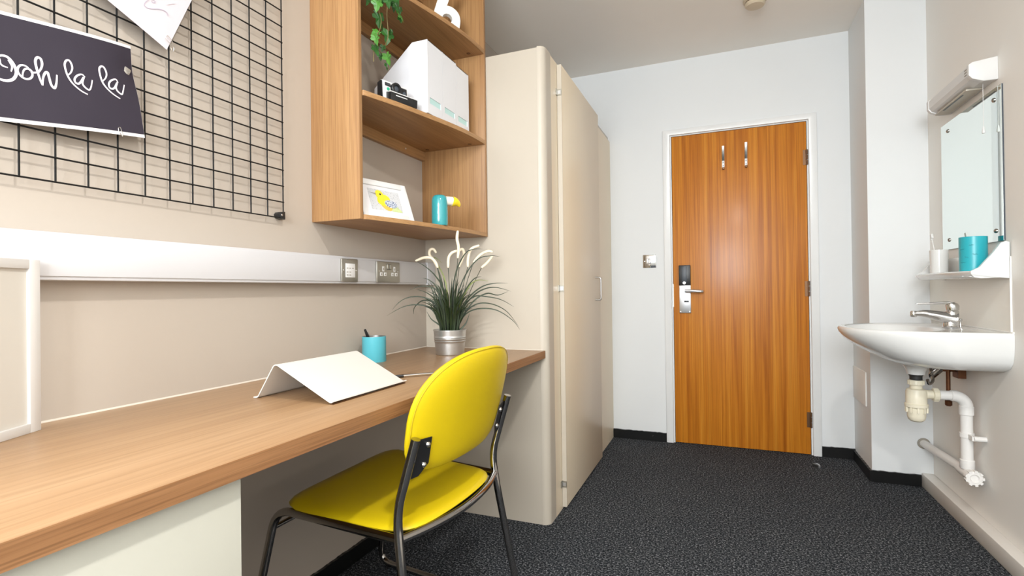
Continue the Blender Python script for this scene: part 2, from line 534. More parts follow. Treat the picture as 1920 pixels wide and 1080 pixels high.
DATA_BLADES = [[[-1.2546,1.7487,0.9056],[-1.1967,1.7784,0.9404],[-1.1443,1.8061,0.9484],[-1.0919,1.8338,0.9324],[-1.0509,1.8572,0.8833],[-1.0365,1.8697,0.8403]],[[-1.2349,1.7565,0.9292],[-1.1962,1.7784,0.9703],[-1.1438,1.8061,0.9815],[-1.0915,1.8338,0.9625],[-1.0561,1.8549,0.9136],[-1.0349,1.8704,0.8403]],[[-1.1894,1.8424,0.9074],[-1.1797,1.8391,0.9383],[-1.1417,1.8474,0.9655],[-1.0933,1.8601,0.9497],[-1.0514,1.8704,0.8886],[-1.0321,1.8715,0.8402]],[[-1.1717,1.7847,1.0059],[-1.1301,1.8073,1.0233],[-1.0885,1.8301,1.0167],[-1.0582,1.8484,0.9862],[-1.0395,1.8622,0.9193],[-1.0292,1.8727,0.8402]],[[-1.1267,1.8139,1.0563],[-1.1012,1.8288,1.047],[-1.0703,1.846,1.0104],[-1.0455,1.861,0.9375],[-1.0264,1.8738,0.8401]],[[-1.1379,1.778,1.1241],[-1.11,1.7992,1.1063],[-1.0766,1.8228,1.0704],[-1.0486,1.8442,1.0162],[-1.0319,1.8613,0.9375],[-1.0264,1.8738,0.8401]],[[-0.7479,1.9263,0.8438],[-0.7781,1.9239,0.8819],[-0.8363,1.9101,0.9209],[-0.8953,1.8962,0.9303],[-0.9495,1.8844,0.9187],[-0.9878,1.8792,0.8826],[-1.0096,1.8806,0.8399]],[[-0.7977,1.9904,0.933],[-0.8465,1.9656,0.9644],[-0.9011,1.9385,0.9775],[-0.9443,1.9161,0.9782],[-0.9822,1.8961,0.9363],[-1.0124,1.8795,0.8399]],[[-0.8079,1.9852,0.9975],[-0.857,1.9605,1.0135],[-0.9004,1.9381,1.011],[-0.9441,1.9159,0.9843],[-0.988,1.8937,0.9242],[-1.0152,1.8784,0.84]],[[-0.7926,1.9173,1.0303],[-0.8458,1.9058,1.0311],[-0.8996,1.8941,1.017],[-0.9544,1.8822,0.9728],[-0.993,1.8769,0.9128],[-1.018,1.8772,0.84]],[[-0.843,1.9555,1.141],[-0.8789,1.9391,1.1445],[-0.9234,1.9193,1.1328],[-0.9685,1.8996,1.0757],[-1.0027,1.8844,0.9852],[-1.0208,1.8761,0.8401]],[[-0.8903,1.8929,1.1691],[-0.9263,1.8851,1.1701],[-0.9627,1.8773,1.1531],[-1.0002,1.8694,1.0817],[-1.0215,1.8682,0.9735],[-1.0264,1.8738,0.8401]],[[-0.7876,2.0121,0.8521],[-0.8295,1.9865,0.9147],[-0.8828,1.9563,0.9465],[-0.9362,1.9264,0.9475],[-0.9784,1.9012,0.9118],[-1.0096,1.8806,0.8399]],[[-0.8916,1.8783,1.0584],[-0.9242,1.8774,1.0502],[-0.9632,1.8741,1.003],[-0.9973,1.8729,0.9371],[-1.0208,1.8761,0.8401]],[[-0.8851,1.9349,1.0412],[-0.9296,1.9156,1.0448],[-0.9632,1.9009,1.015],[-0.9975,1.8862,0.9366],[-1.018,1.8772,0.84]],[[-1.0779,1.8922,1.1184],[-1.1026,1.8685,1.1396],[-1.0524,1.8758,1.0345],[-1.0321,1.8715,0.8402]],[[-1.1204,1.8345,0.9203],[-1.1041,1.8415,0.8897],[-1.082,1.8507,0.8712],[-1.0599,1.86,0.8527],[-1.0489,1.8647,0.8405]],[[-0.9643,1.9135,0.9113],[-0.974,1.9048,0.8752],[-0.9891,1.8938,0.8514],[-1.004,1.8829,0.8398]],[[-0.8219,1.9871,0.9976],[-0.8591,1.9643,0.9829],[-0.9013,1.9393,0.9897],[-0.9552,1.9099,0.948],[-1.0096,1.8806,0.8399]],[[-1.129,1.8505,1.0051],[-1.0867,1.8614,0.9802],[-1.0617,1.8654,0.9374],[-1.0377,1.8693,0.8403]],[[-1.1085,1.8733,0.9248],[-1.0897,1.8645,0.8886],[-1.0601,1.8602,0.8406]],[[-1.1395,1.7889,1.0115],[-1.1017,1.817,0.9929],[-1.0695,1.843,0.9502],[-1.0433,1.867,0.8404]],[[-0.9566,1.9448,0.9345],[-0.9603,1.9291,0.9091],[-0.9753,1.9086,0.8924],[-0.9929,1.8874,0.8397]],[[-1.0003,1.8784,1.0286],[-1.0041,1.8787,0.995],[-1.0086,1.8788,0.9357],[-1.0145,1.8786,0.84]],[[-0.9641,1.9423,0.95],[-0.9728,1.9243,0.9229],[-0.9844,1.9051,0.8993],[-0.9983,1.8852,0.8397]],[[-1.0471,1.8828,0.9818],[-1.0425,1.8788,0.947],[-1.0308,1.8777,0.9116],[-1.0204,1.8763,0.8401]],[[-0.9326,1.934,0.8738],[-0.9508,1.9193,0.8493],[-0.9787,1.9005,0.8628],[-1.0077,1.8814,0.8399]],[[-1.0054,1.9299,0.9379],[-1.0037,1.9147,0.9066],[-1.0072,1.8974,0.8913],[-1.012,1.8796,0.8399]],[[-1.001,1.8309,1.0251],[-1.0091,1.8452,0.9895],[-1.0176,1.8595,0.9334],[-1.0265,1.8738,0.8401]],[[-1.0744,1.8918,1.0426],[-1.062,1.8842,1.0092],[-1.0479,1.8774,0.9425],[-1.0341,1.8707,0.8402]],[[-0.9109,1.89,0.9286],[-0.9408,1.8881,0.9031],[-0.9733,1.885,0.8897],[-1.0075,1.8815,0.8399]],[[-1.0405,1.8999,1.0022],[-1.0359,1.8911,0.9657],[-1.0314,1.8822,0.9209],[-1.0274,1.8734,0.8402]],[[-0.9675,1.8588,0.9641],[-0.9806,1.8664,0.9327],[-1.0011,1.871,0.9047],[-1.0223,1.8755,0.8401]],[[-1.0516,1.8533,1.0505],[-1.0452,1.8591,1.0175],[-1.0426,1.8636,0.9472],[-1.0395,1.8685,0.8403]],[[-0.9305,1.8637,0.969],[-0.9447,1.8742,0.9422],[-0.9715,1.8796,0.9094],[-1.0009,1.8842,0.8398]],[[-0.9533,1.9337,0.9394],[-0.9617,1.9202,0.9133],[-0.9785,1.9032,0.8946],[-0.9976,1.8855,0.8397]],[[-1.036,1.8388,1.03],[-1.0366,1.8488,0.997],[-1.0296,1.862,0.937],[-1.0236,1.875,0.8401]],[[-1.0209,1.8668,0.967],[-1.0227,1.8691,0.9307],[-1.0198,1.8733,0.9036],[-1.0183,1.8771,0.84]],[[-1.0787,1.8816,0.9595],[-1.0679,1.8763,0.9276],[-1.0567,1.8711,0.9021],[-1.0448,1.8664,0.8404]],[[-0.9437,1.8863,0.9031],[-0.9546,1.8889,0.8759],[-0.9824,1.8845,0.8761],[-1.0115,1.8798,0.8399]],[[-0.9802,1.9322,0.9612],[-0.9865,1.9163,0.9319],[-1.001,1.8972,0.904],[-1.0162,1.8779,0.84]],[[-1.1187,1.8319,0.9184],[-1.099,1.8414,0.8922],[-1.0744,1.8528,0.8845],[-1.049,1.8647,0.8405]],[[-1.136,1.8762,0.9284],[-1.1123,1.8702,0.9019],[-1.0822,1.8667,0.8893],[-1.0513,1.8638,0.8405]],[[-1.0728,1.881,0.9871],[-1.0617,1.8768,0.9544],[-1.0477,1.8737,0.9153],[-1.0339,1.8708,0.8402]],[[-1.1413,1.8797,0.9759],[-1.118,1.8716,0.9497],[-1.089,1.8658,0.913],[-1.0586,1.8608,0.8406]],[[-1.0361,1.8884,1.0738],[-1.0329,1.8833,1.0375],[-1.0281,1.8791,0.9567],[-1.0241,1.8748,0.8401]],[[-1.0116,1.8512,1.0123],[-1.0162,1.8588,0.9763],[-1.0162,1.8682,0.9266],[-1.0176,1.8774,0.84]],[[-1.1069,1.8385,0.9946],[-1.0948,1.8442,0.9679],[-1.0698,1.8552,0.9224],[-1.0444,1.8665,0.8404]],[[-0.987,1.9358,0.9831],[-0.9938,1.9176,0.9528],[-1.004,1.8981,0.9143],[-1.0151,1.8784,0.84]],[[-1.1121,1.8832,0.9997],[-1.0939,1.8757,0.9705],[-1.0712,1.8702,0.9233],[-1.0477,1.8652,0.8404]],[[-0.9219,1.8808,0.9087],[-0.9452,1.8831,0.8822],[-0.9703,1.8847,0.8792],[-0.998,1.8853,0.8397]],[[-1.1215,1.8003,0.9539],[-1.0997,1.8207,0.9291],[-1.077,1.8415,0.9031],[-1.0529,1.8631,0.8405]],[[-1.0363,1.8341,1.0026],[-1.0377,1.8453,0.9698],[-1.0319,1.8595,0.9234],[-1.0267,1.8737,0.8401]],[[-0.9742,1.9037,0.9742],[-0.9845,1.8965,0.9439],[-0.9979,1.8881,0.9101],[-1.0126,1.8794,0.8399]],[[-1.008,1.8383,1.072],[-1.0138,1.85,1.0369],[-1.0159,1.8635,0.9571],[-1.0192,1.8767,0.84]],[[-0.9571,1.92,0.9848],[-0.9721,1.9078,0.9567],[-0.9881,1.8952,0.9163],[-1.0058,1.8822,0.8398]],[[-1.1144,1.811,0.9056],[-1.0935,1.8286,0.8793],[-1.0769,1.8442,0.8781],[-1.0584,1.8609,0.8406]],[[-1.0972,1.8794,0.9256],[-1.0815,1.8743,0.8954],[-1.064,1.8699,0.8861],[-1.0458,1.866,0.8404]],[[-0.9351,1.8749,0.9062],[-0.9582,1.8776,0.8779],[-0.9802,1.8805,0.8771],[-1.0044,1.8827,0.8398]],[[-1.0704,1.9004,0.9812],[-1.0575,1.8908,0.9471],[-1.0461,1.8805,0.9116],[-1.0346,1.8705,0.8403]],[[-0.9604,1.8742,0.9962],[-0.9698,1.8791,0.9667],[-0.9868,1.8809,0.9216],[-1.0059,1.8821,0.8399]],[[-0.9071,1.8611,0.9197],[-0.9349,1.8702,0.8936],[-0.97,1.8762,0.885],[-1.007,1.8817,0.8399]],[[-0.9459,1.8602,0.9627],[-0.9627,1.8687,0.9335],[-0.9818,1.8763,0.905],[-1.0033,1.8832,0.8398]],[[-1.0771,1.8844,1.0181],[-1.0656,1.8785,0.9857],[-1.0533,1.8731,0.9309],[-1.0405,1.8681,0.8403]],[[-0.948,1.8605,0.9379],[-0.968,1.8674,0.9079],[-0.988,1.8742,0.8922],[-1.0099,1.8805,0.8399]],[[-0.9084,1.8862,0.9103],[-0.9344,1.8875,0.8854],[-0.9712,1.8843,0.8809],[-1.0095,1.8807,0.8399]],[[-1.154,1.8752,0.9044],[-1.1267,1.8686,0.8798],[-1.0842,1.868,0.8782],[-1.0422,1.8674,0.8404]],[[-0.9319,1.8959,1.0011],[-0.9449,1.8959,0.9755],[-0.9678,1.892,0.9258],[-0.9937,1.8871,0.8397]]]
DATA_PLUMES = [[[-1.149,1.8009,1.1256],[-1.1183,1.8133,1.1384],[-1.0905,1.8246,1.1368],[-1.074,1.8314,1.1185],[-1.066,1.8347,1.0974]],[[-1.0911,1.8674,1.1605],[-1.1022,1.8628,1.176],[-1.1153,1.8575,1.1713],[-1.1167,1.857,1.1517],[-1.1001,1.8639,1.127],[-1.0891,1.8685,1.1024]],[[-0.9747,1.8385,1.2429],[-0.9779,1.8374,1.2104],[-0.9729,1.8396,1.1748],[-0.9762,1.8385,1.1334]],[[-0.9852,1.8563,1.1646],[-1.0075,1.8473,1.1559],[-1.02,1.8424,1.1352],[-1.0222,1.8417,1.0964]],[[-1.0107,1.9107,1.1662],[-0.9963,1.9164,1.1752],[-0.9897,1.9192,1.1567],[-0.9969,1.9164,1.1322],[-1.0087,1.9118,1.1017]],[[-0.9176,1.9159,1.187],[-0.9487,1.9033,1.1723],[-0.9605,1.8988,1.1361],[-0.9621,1.8984,1.0998]],[[-0.8797,1.9637,1.1613],[-0.8996,1.9556,1.1646],[-0.9283,1.9441,1.1497],[-0.9544,1.9337,1.1193]],[[-0.8881,1.982,1.1473],[-0.9087,1.9738,1.1197],[-0.932,1.9645,1.0983]]]
DATA_STEMS = [[[-1.066,1.8347,1.0974],[-1.0463,1.8433,0.9951],[-1.0344,1.8706,0.8403]],[[-1.0891,1.8685,1.1024],[-1.0679,1.8777,0.9969],[-1.0349,1.8704,0.8403]],[[-0.9762,1.8385,1.1334],[-0.9866,1.835,1.0176],[-1.0231,1.8752,0.8401]],[[-1.0222,1.8417,1.0964],[-1.0181,1.8439,0.9948],[-1.0285,1.873,0.8402]],[[-1.0087,1.9118,1.1017],[-1.0216,1.9072,0.9961],[-1.0222,1.8755,0.8401]],[[-0.9621,1.8984,1.0998],[-0.9878,1.8885,0.9959],[-1.0173,1.8775,0.84]],[[-0.9544,1.9337,1.1193],[-0.989,1.9204,1.0067],[-1.0142,1.8788,0.84]],[[-0.932,1.9645,1.0983],[-0.9794,1.9459,0.9935],[-1.0096,1.8806,0.8399]]]
DATA_IVY = [[[-1.075,1.3877,1.9487],0.0257,100],[[-1.06,1.4142,1.9452],0.035,95],[[-1.07,1.4903,1.996],0.0303,70],[[-1.06,1.528,1.9942],0.028,75],[[-1.05,1.5379,1.9657],0.0303,40],[[-1.08,1.5287,2.0241],0.028,120],[[-1.11,1.4933,1.9463],0.0443,85],[[-1.1,1.5297,1.9007],0.0443,95],[[-1.09,1.4429,1.8759],0.028,140],[[-1.06,1.4058,1.8276],0.028,65],[[-1.07,1.4216,1.803],0.0303,60],[[-1.08,1.4708,1.8318],0.021,100],[[-1.06,1.4726,1.7924],0.035,60],[[-1.07,1.4793,1.7705],0.021,70],[[-1.06,1.5284,2.0174],0.0303,60],[[-1.09,1.4909,2.0069],0.028,110],[[-1.07,1.5603,2.002],0.0257,90],[[-1.06,1.5487,1.9625],0.0187,60],[[-1.09,1.4706,1.8031],0.021,75],[[-1.09,1.5371,1.9189],0.0163,100],[[-1.08,1.539,2.0104],0.0327,80],[[-1.12,1.5233,1.9354],0.028,60],[[-1.08,1.4222,1.9734],0.0257,80]]
DATA_VINES = [[[-1.08,1.471,2.0127],[-1.08,1.4441,1.9646],[-1.08,1.4628,1.9295],[-1.08,1.4556,1.8877],[-1.08,1.4325,1.8512],[-1.08,1.4351,1.8225],[-1.08,1.4574,1.8119],[-1.08,1.5004,1.8074],[-1.08,1.4997,1.772]],[[-1.08,1.4945,2.025],[-1.08,1.4964,1.9519],[-1.08,1.502,1.8885],[-1.08,1.4843,1.8437],[-1.08,1.4906,1.8259],[-1.08,1.5317,1.818]],[[-1.08,1.5469,2.0524],[-1.08,1.5569,2.0194],[-1.08,1.5818,1.9933]],[[-1.08,1.426,1.8384],[-1.08,1.4205,1.7964],[-1.08,1.4183,1.7639]]]
DATA_ORN = [[-1.05,1.7966,2.1466],[-1.05,1.8482,2.186],[-1.05,1.9183,2.2126],[-1.05,1.9694,2.2318],[-1.05,2.0161,2.2274],[-1.05,2.0215,2.2047],[-1.05,2.0146,2.1704],[-1.05,1.9114,2.1565],[-1.05,1.9411,2.2366],[-1.05,1.956,2.1564]]


# ------------------------------------------------------------------ the room
XL, XR, YB, ZC, YF = -1.285, 0.958, 3.525, 2.484, -1.80
struct('floor', MB().box(XL - 0.1, XR + 0.1, YF - 0.1, YB + 0.25, -0.1, 0), M['carpet'])
struct('ceiling', MB().box(XL - 0.1, XR + 0.1, YF - 0.1, YB + 0.1, ZC, ZC + 0.1), M['ceiling'])
struct('wall_left', MB().box(XL - 0.1, XL, YF - 0.1, YB + 0.1, 0, ZC), M['wall_cream'])
struct('wall_right', MB().box(XR, XR + 0.1, YF - 0.1, YB + 0.1, 0, ZC), M['wall_right'])
DX0, DX1, DZ = -0.296, 0.481, 1.990          # door opening
w = MB()
w.box(XL, DX0, YB, YB + 0.1, 0, ZC).box(DX1, 0.70, YB, YB + 0.1, 0, ZC).box(DX0, DX1, YB, YB + 0.1, DZ, ZC)
w.box(0.70, XR, YB, YB + 0.1, 0, ZC)
struct('wall_back', w, M['wall_white'])
struct('wall_column', MB().box(0.70, XR, 3.16, YB, 0, ZC), M['wall_white'])
w = MB()
w.box(XL, -0.95, YF - 0.1, YF, 0, ZC).box(0.65, XR, YF - 0.1, YF, 0, ZC)
w.box(-0.95, 0.65, YF - 0.1, YF, 0, 1.05).box(-0.95, 0.65, YF - 0.1, YF, 2.35, ZC)
struct('wall_front', w, M['wall_white'])
wf = thing('fill_window_1', 'unseen white framed window added behind the viewer for fill light', 'window', (-0.15, YF - 0.05, 1.05))  # unseen window, added and sized to bring frontal fill into the room
wf['kind'] = 'structure'
del wf['category']
wm = MB()
wm.box(-0.95, -0.90, YF - 0.09, YF - 0.03, 1.05, 2.35).box(0.60, 0.65, YF - 0.09, YF - 0.03, 1.05, 2.35)
wm.box(-0.90, 0.60, YF - 0.09, YF - 0.03, 1.05, 1.10).box(-0.90, 0.60, YF - 0.09, YF - 0.03, 2.30, 2.35)
obj('window_frame', wm, M['gloss_white'], wf)
obj('mullion', MB().box(-0.18, -0.12, YF - 0.085, YF - 0.035, 1.10, 2.30), M['gloss_white'], wf)

# skirtings: black with a painted-over ragged top
def ragged(x0, y0, x1, y1, z1, t, nx, ny):
    """skirting board along a wall with an uneven paint line"""
    n = max(4, int(math.hypot(x1 - x0, y1 - y0) / 0.012))
    a, b = [], []
    rnd = random.Random(int((x0 + y1) * 1000))
    for i in range(n + 1):
        k = i / n
        x, y = x0 + (x1 - x0) * k, y0 + (y1 - y0) * k
        z = z1 + rnd.choice((0, 0, 0.001, -0.001, -0.0015))
        a += [(x, y, 0), (x, y, z)]
        b += [(x + nx * t, y + ny * t, 0), (x + nx * t, y + ny * t, z)]
    vs = a + b
    o = len(a)
    fs = []
    for i in range(n):
        p = 2 * i
        fs += [(p, p + 1, p + 3, p + 2), (o + p, o + p + 2, o + p + 3, o + p + 1), (p + 1, o + p + 1, o + p + 3, p + 3), (p, p + 2, o + p + 2, o + p)]
    fs += [(0, o, o + 1, 1), (2 * n, 2 * n + 1, o + 2 * n + 1, o + 2 * n)]
    return MB().add(vs, fs)

struct('baseboard_back_left', ragged(-0.70, YB, -0.347, YB, 0.058, 0.012, 0, -1), M['skirting'])
struct('baseboard_back_right', ragged(0.533, YB, 0.70, YB, 0.061, 0.012, 0, -1), M['skirting'])
struct('baseboard_column_side', ragged(0.70, 3.512, 0.70, 3.149, 0.056, 0.011, -1, 0), M['skirting'])
struct('baseboard_column_front', ragged(0.70, 3.16, 0.905, 3.16, 0.058, 0.011, 0, -1), M['skirting'])
struct('baseboard_left', ragged(XL, 0.615, XL, 2.10, 0.06, 0.012, 1, 0), M['skirting'])
# boxed-in pipe run along the right wall
struct('trim_1', MB().box(0.907, XR, YF, 3.16, 0, 0.068), M['boxing'], bevel=0.004)

# ------------------------------------------------------------------ door
d = thing('door_1', 'varnished orange brown wooden door', 'door', (0.09, YB, 0))
d['kind'] = 'structure'
del d['category']
fr = MB()
fr.prism([(-0.347, 3.507, 0), (-0.347, 3.507, 2.030), (0.532, 3.507, 2.030), (0.532, 3.507, 0), (0.488, 3.507, 0), (0.488, 3.507, 1.996), (-0.303, 3.507, 1.996), (-0.303, 3.507, 0)], (0, 0.018, 0))
obj('architrave', fr, M['gloss_white'], d, bevel=0.004)
li = MB()
li.prism([(-0.303, 3.5255, 0), (-0.303, 3.5255, 1.996), (0.488, 3.5255, 1.996), (0.488, 3.5255, 0), (0.480, 3.5255, 0), (0.480, 3.5255, 1.9905), (-0.295, 3.5255, 1.9905), (-0.295, 3.5255, 0)], (0, 0.07, 0))
obj('door_lining', li, M['gloss_white'], d)
obj('door_leaf', MB().box(-0.2925, 0.4775, 3.527, 3.571, 0.004, 1.9875), M['door_wood'], d, bevel=0.0012)
obj('door_gap_stop', MB().box(-0.295, 0.480, 3.572, 3.59, 0, 1.99), M['black'], d)
for z in (1.773, 0.990, 0.209):
    hg = MB()
    hg.box(0.4585, 0.4795, 3.5245, 3.5275, z - 0.045, z + 0.045)
    o = obj('hinge', hg, M['brown_hinge'], d)
    k = MB()
    for q in range(3):
        k.lathe((0.4795, 3.522, z - 0.045 + q * 0.031), [(0.0062, 0), (0.0062, 0.028)], 12)
    obj('knuckle', k, M['brown_hinge'], o)
obj('strike_plate', MB().box(-0.2955, -0.2915, 3.5245, 3.5275, 0.88, 1.03), M['nickel'], d)
# card lock
obj('card_reader', MB().box(-0.258, -0.186, 3.505, 3.527, 1.020, 1.150), M['black'], d, bevel=0.003)
rd = [c for c in d.children if c.name.startswith('card_reader')][0]
obj('reader_window', MB().box(-0.240, -0.209, 3.5035, 3.506, 1.036, 1.143), M['dark_grey'], rd, bevel=0.001)
obj('reader_tip', MB().lathe((-0.2245, 3.5042, 1.036), [(0.009, -0.001), (0.008, 0.001)], 16, 'y'), M['steel'], rd)
lp = obj('lock_plate', MB().box(-0.2565, -0.186, 3.512, 3.527, 0.843, 1.020), M['steel_white'], d, bevel=0.002)
lv = MB()
lv.lathe((-0.221, 3.512, 0.984), [(0.0135, 0), (0.0125, -0.030), (0.011, -0.045)], 18, 'y')
lv.tube(rounded([(-0.221, 3.472, 0.984), (-0.175, 3.468, 0.984), (-0.124, 3.468, 0.981), (-0.113, 3.474, 0.981)], 0.01), [0.0105] * 12 + [0.0095] * (len(rounded([(0, 0, 0), (1, 0, 0), (2, 0, 0), (2, 1, 0)], .01)) - 12), 12)
obj('lever_handle', lv, M['steel_white'], lp)
obj('keyhole', MB().obox((-0.2125, 3.511, 0.917), (1, 0, 0), (0, 1, 0), (0, 0, 1), 0.014, 0.0012, 0.0052), M['black'], lp, bevel=0.001)
for x in (-0.249, -0.194):
    obj('screw', MB().lathe((x, 3.512, 0.852), [(0.0045, 0), (0.0035, -0.0015)], 12, 'y'), M['steel'], lp)
# two coat hooks screwed to the door
for x, z0, z1 in ((0.018, 1.757, 1.888), (0.149, 1.757, 1.896)):
    hk = obj('coat_hook', MB().box(x - 0.0075, x + 0.0075, 3.5235, 3.527, z0, z0 + 0.045), M['gloss_white'], d, bevel=0.001)
    arm = MB().prism([(x - 0.0075, 3.5235, z0 + 0.044), (x - 0.0075, 3.527, z0 + 0.047), (x - 0.0075, 3.494, z1), (x - 0.0075, 3.4895, z1 - 0.002)], (0.015, 0, 0))
    obj('hook_arm', arm, M['steel'], hk, bevel=0.0006)
    obj('hook_peg', MB().box(x - 0.006, x + 0.007, 3.503, 3.527, z0 - 0.012, z0 - 0.001), M['brown_hinge'], hk, bevel=0.001)
    for zz in (z0 + 0.012, z0 + 0.032):
        obj('screw', MB().lathe((x, 3.5235, zz), [(0.0026, 0), (0.002, -0.001)], 10, 'y'), M['black'], hk)

# ------------------------------------------------------------------ wardrobe
wd = thing('wardrobe', 'tall cream built-in wardrobe with rounded front corner at the end of the desk', 'wardrobe', (-0.99, 2.81, 0))
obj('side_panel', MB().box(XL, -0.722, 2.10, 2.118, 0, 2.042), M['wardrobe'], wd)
rp = [( -0.722, 2.10), ]
prof = [(-0.722, 2.0985)]
for k in range(9):
    a = -PI / 2 + PI / 2 * k / 8
    prof.append((-0.722 + 0.032 * math.cos(a), 2.1305 + 0.032 * math.sin(a)))
prof += [(-0.690, 2.19), (-0.722, 2.19)]
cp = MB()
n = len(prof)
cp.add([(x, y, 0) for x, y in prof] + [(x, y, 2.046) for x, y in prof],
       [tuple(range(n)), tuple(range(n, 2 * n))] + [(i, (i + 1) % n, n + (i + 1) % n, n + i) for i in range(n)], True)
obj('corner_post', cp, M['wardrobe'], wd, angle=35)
obj('front_stile', MB().box(-0.708, -0.690, 2.1905, 2.30, 0, 2.040), M['ward_front_lightened'], wd)
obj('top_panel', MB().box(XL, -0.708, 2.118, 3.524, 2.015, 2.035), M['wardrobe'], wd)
obj('filler_panel', MB().box(-0.72, -0.695, 3.045, 3.524, 0, 2.003), M['ward_front_lightened'], wd)
obj('plinth', MB().box(-0.74, -0.72, 2.19, 3.524, 0, 0.05), M['ward_front_lightened'], wd)
obj('carcass_frame', MB().box(-0.7085, -0.6945, 2.30, 3.045, 0.05, 2.015), M['ward_front_lightened'], wd)
dr = obj('wardrobe_door', MB().box(-0.6885, -0.668, 2.285, 3.042, 0.012, 2.033), M['ward_front_lightened'], wd, bevel=0.0015)
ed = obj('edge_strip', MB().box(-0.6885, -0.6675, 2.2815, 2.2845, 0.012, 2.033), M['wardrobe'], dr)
hp = rounded([(-0.668, 2.92, 1.070), (-0.637, 2.92, 1.070), (-0.637, 2.92, 0.942), (-0.668, 2.92, 0.942)], 0.018)
obj('door_handle', MB().tube(hp, 0.0052, 10), M['steel'], dr)
for z in (1.905, 1.008, 0.116):
    h = MB()
    h.box(-0.6905, -0.6865, 2.262, 2.2805, z - 0.014, z + 0.014).box(-0.6895, -0.6665, 2.278, 2.2812, z - 0.014, z + 0.014)
    h.lathe((-0.688, 2.279, z - 0.014), [(0.0035, 0), (0.0035, 0.028)], 10)
    hh = obj('hinge', h, M['nickel'], wd)
    obj('hinge_leaf', MB().box(-0.6845, -0.6705, 2.2772, 2.2784, z - 0.008, z + 0.008), M['steel_white'], hh)

# ------------------------------------------------------------------ desk
dk = thing('desk', 'long oak desktop running along the left wall to the wardrobe', 'desk', (-0.99, 0.9, 0.7))
obj('desktop', MB().box(XL + 0.001, -0.702, -0.55, 2.098, 0.712, 0.744), M['oak_y'], dk, bevel=0.0012)
obj('front_edging', MB().box(-0.7025, -0.7005, -0.55, 2.098, 0.7122, 0.7437), M['oak_edge'], dk)
struct('trim_2', MB().prism([(XL, -0.55, 0.7438), (XL + 0.0035, -0.55, 0.7438), (XL, -0.55, 0.7475)], (0, 2.648, 0)).prism([(XL, 2.099, 0.7438), (XL, 2.0955, 0.7438), (XL, 2.099, 0.747)], (0.575, 0, 0)), M['sealant_desk'])
pd = thing('desk_cabinet', 'ivory cabinet standing under the near end of the desk', 'cabinet', (-1.0, 0.05, 0))
obj('cabinet_body', MB().box(XL + 0.014, -0.742, -0.5, 0.609, 0, 0.7115), M['pedestal'], pd)
obj('cabinet_door', MB().box(-0.7415, -0.722, -0.5, 0.610, 0.01, 0.708), M['pedestal'], pd, bevel=0.001)
obj('door_handle', MB().tube(rounded([(-0.722, -0.40, 0.60), (-0.695, -0.40, 0.60), (-0.695, -0.40, 0.50), (-0.722, -0.40, 0.50)], 0.015), 0.005, 8), M['steel'], pd)

# ------------------------------------------------------------------ wall shelf unit with a bowed front
sh = thing('wall_shelf', 'oak wall shelf unit with bowed shelves above the desk', 'shelf', (-1.18, 1.735, 1.241))
CURVE = smooth_path([(-1.085, 1.376, 0), (-1.036, 1.55, 0), (-0.986, 1.78, 0), (-0.964, 1.94, 0), (-0.961, 2.0945, 0)], 6)
TOPZ = 2.40
obj('side_panel', MB().box(XL, -1.085, 1.375, 1.392, 1.241, TOPZ), M['shelf_z'], sh, bevel=0.0012)
obj('side_panel', MB().box(XL, -0.961, 2.078, 2.0955, 1.241, TOPZ), M['shelf_z'], sh, bevel=0.0012)
def bow_shelf(z0, z1, rail):
    c = [p for p in CURVE if 1.3925 < p.y < 2.0775]
    pts = [(-1.0815, 1.3925, z0)] + [(p.x, p.y, z0) for p in c] + [(-0.961, 2.0775, z0), (XL, 2.0775, z0), (XL, 1.3925, z0)]
    o = obj('shelf_board', MB().prism(pts, (0, 0, z1 - z0)), M['shelf_y'], sh)
    e = MB()
    cc = [(-1.0815, 1.3925)] + [(p.x, p.y) for p in c] + [(-0.961, 2.0775)]
    vs = [(x + 0.0012, y - 0.0004, z) for z in (z0 + 0.0003, z1 - 0.0003) for x, y in cc]
    n = len(cc)
    e.add(vs, [(i, i + 1, n + i + 1, n + i) for i in range(n - 1)], True)
    e.add([(x - 0.0005, y, z) for z in (z0 + 0.0003, z1 - 0.0003) for x, y in cc], [(i, i + 1, n + i + 1, n + i) for i in range(n - 1)], True)
    obj('front_edging', e, M['shelf_y'], o)
    if rail:
        r = obj('back_rail', MB().box(XL + 0.0005, XL + 0.017, 1.3925, 2.0775, z0 - 0.042, z0 - 0.0003), M['shelf_y'], sh)
        for y in (1.55, 1.92):
            obj('screw_cap', MB().lathe((XL + 0.017, y, z0 - 0.022), [(0.0035, 0), (0.0025, 0.0015)], 10, 'x'), M['white_plastic'], r)
        for x, y in ((-1.02, 2.045), (-1.235, 2.045)):
            obj('fixing_cap', MB().lathe((x, y, z0), [(0.009, 0), (0.008, -0.0015)], 14), M['brown_hinge'], o)
    return o
bow_shelf(1.241, 1.2565, False)
bow_shelf(1.6475, 1.665, True)
bow_shelf(2.0475, 2.065, True)
bow_shelf(2.3825, 2.3995, True)

# ------------------------------------------------------------------ dado trunking, sockets
tr = thing('cable_trunking', 'long white cable trunking along the left wall above the desk', 'trunking', (-1.26, 0.8, 1.033))
obj('trunking_base', MB().box(XL, -1.2385, -0.9, 2.03, 1.033, 1.130), M['trunk'], tr, bevel=0.003)
obj('trunking_lid', MB().box(-1.2385, -1.235, -0.9, 2.03, 1.041, 1.122), M['trunk'], tr, bevel=0.001)
obj('end_cap', MB().box(XL, -1.2325, 2.0305, 2.0995, 1.030, 1.133), M['trunk'], tr, bevel=0.003)

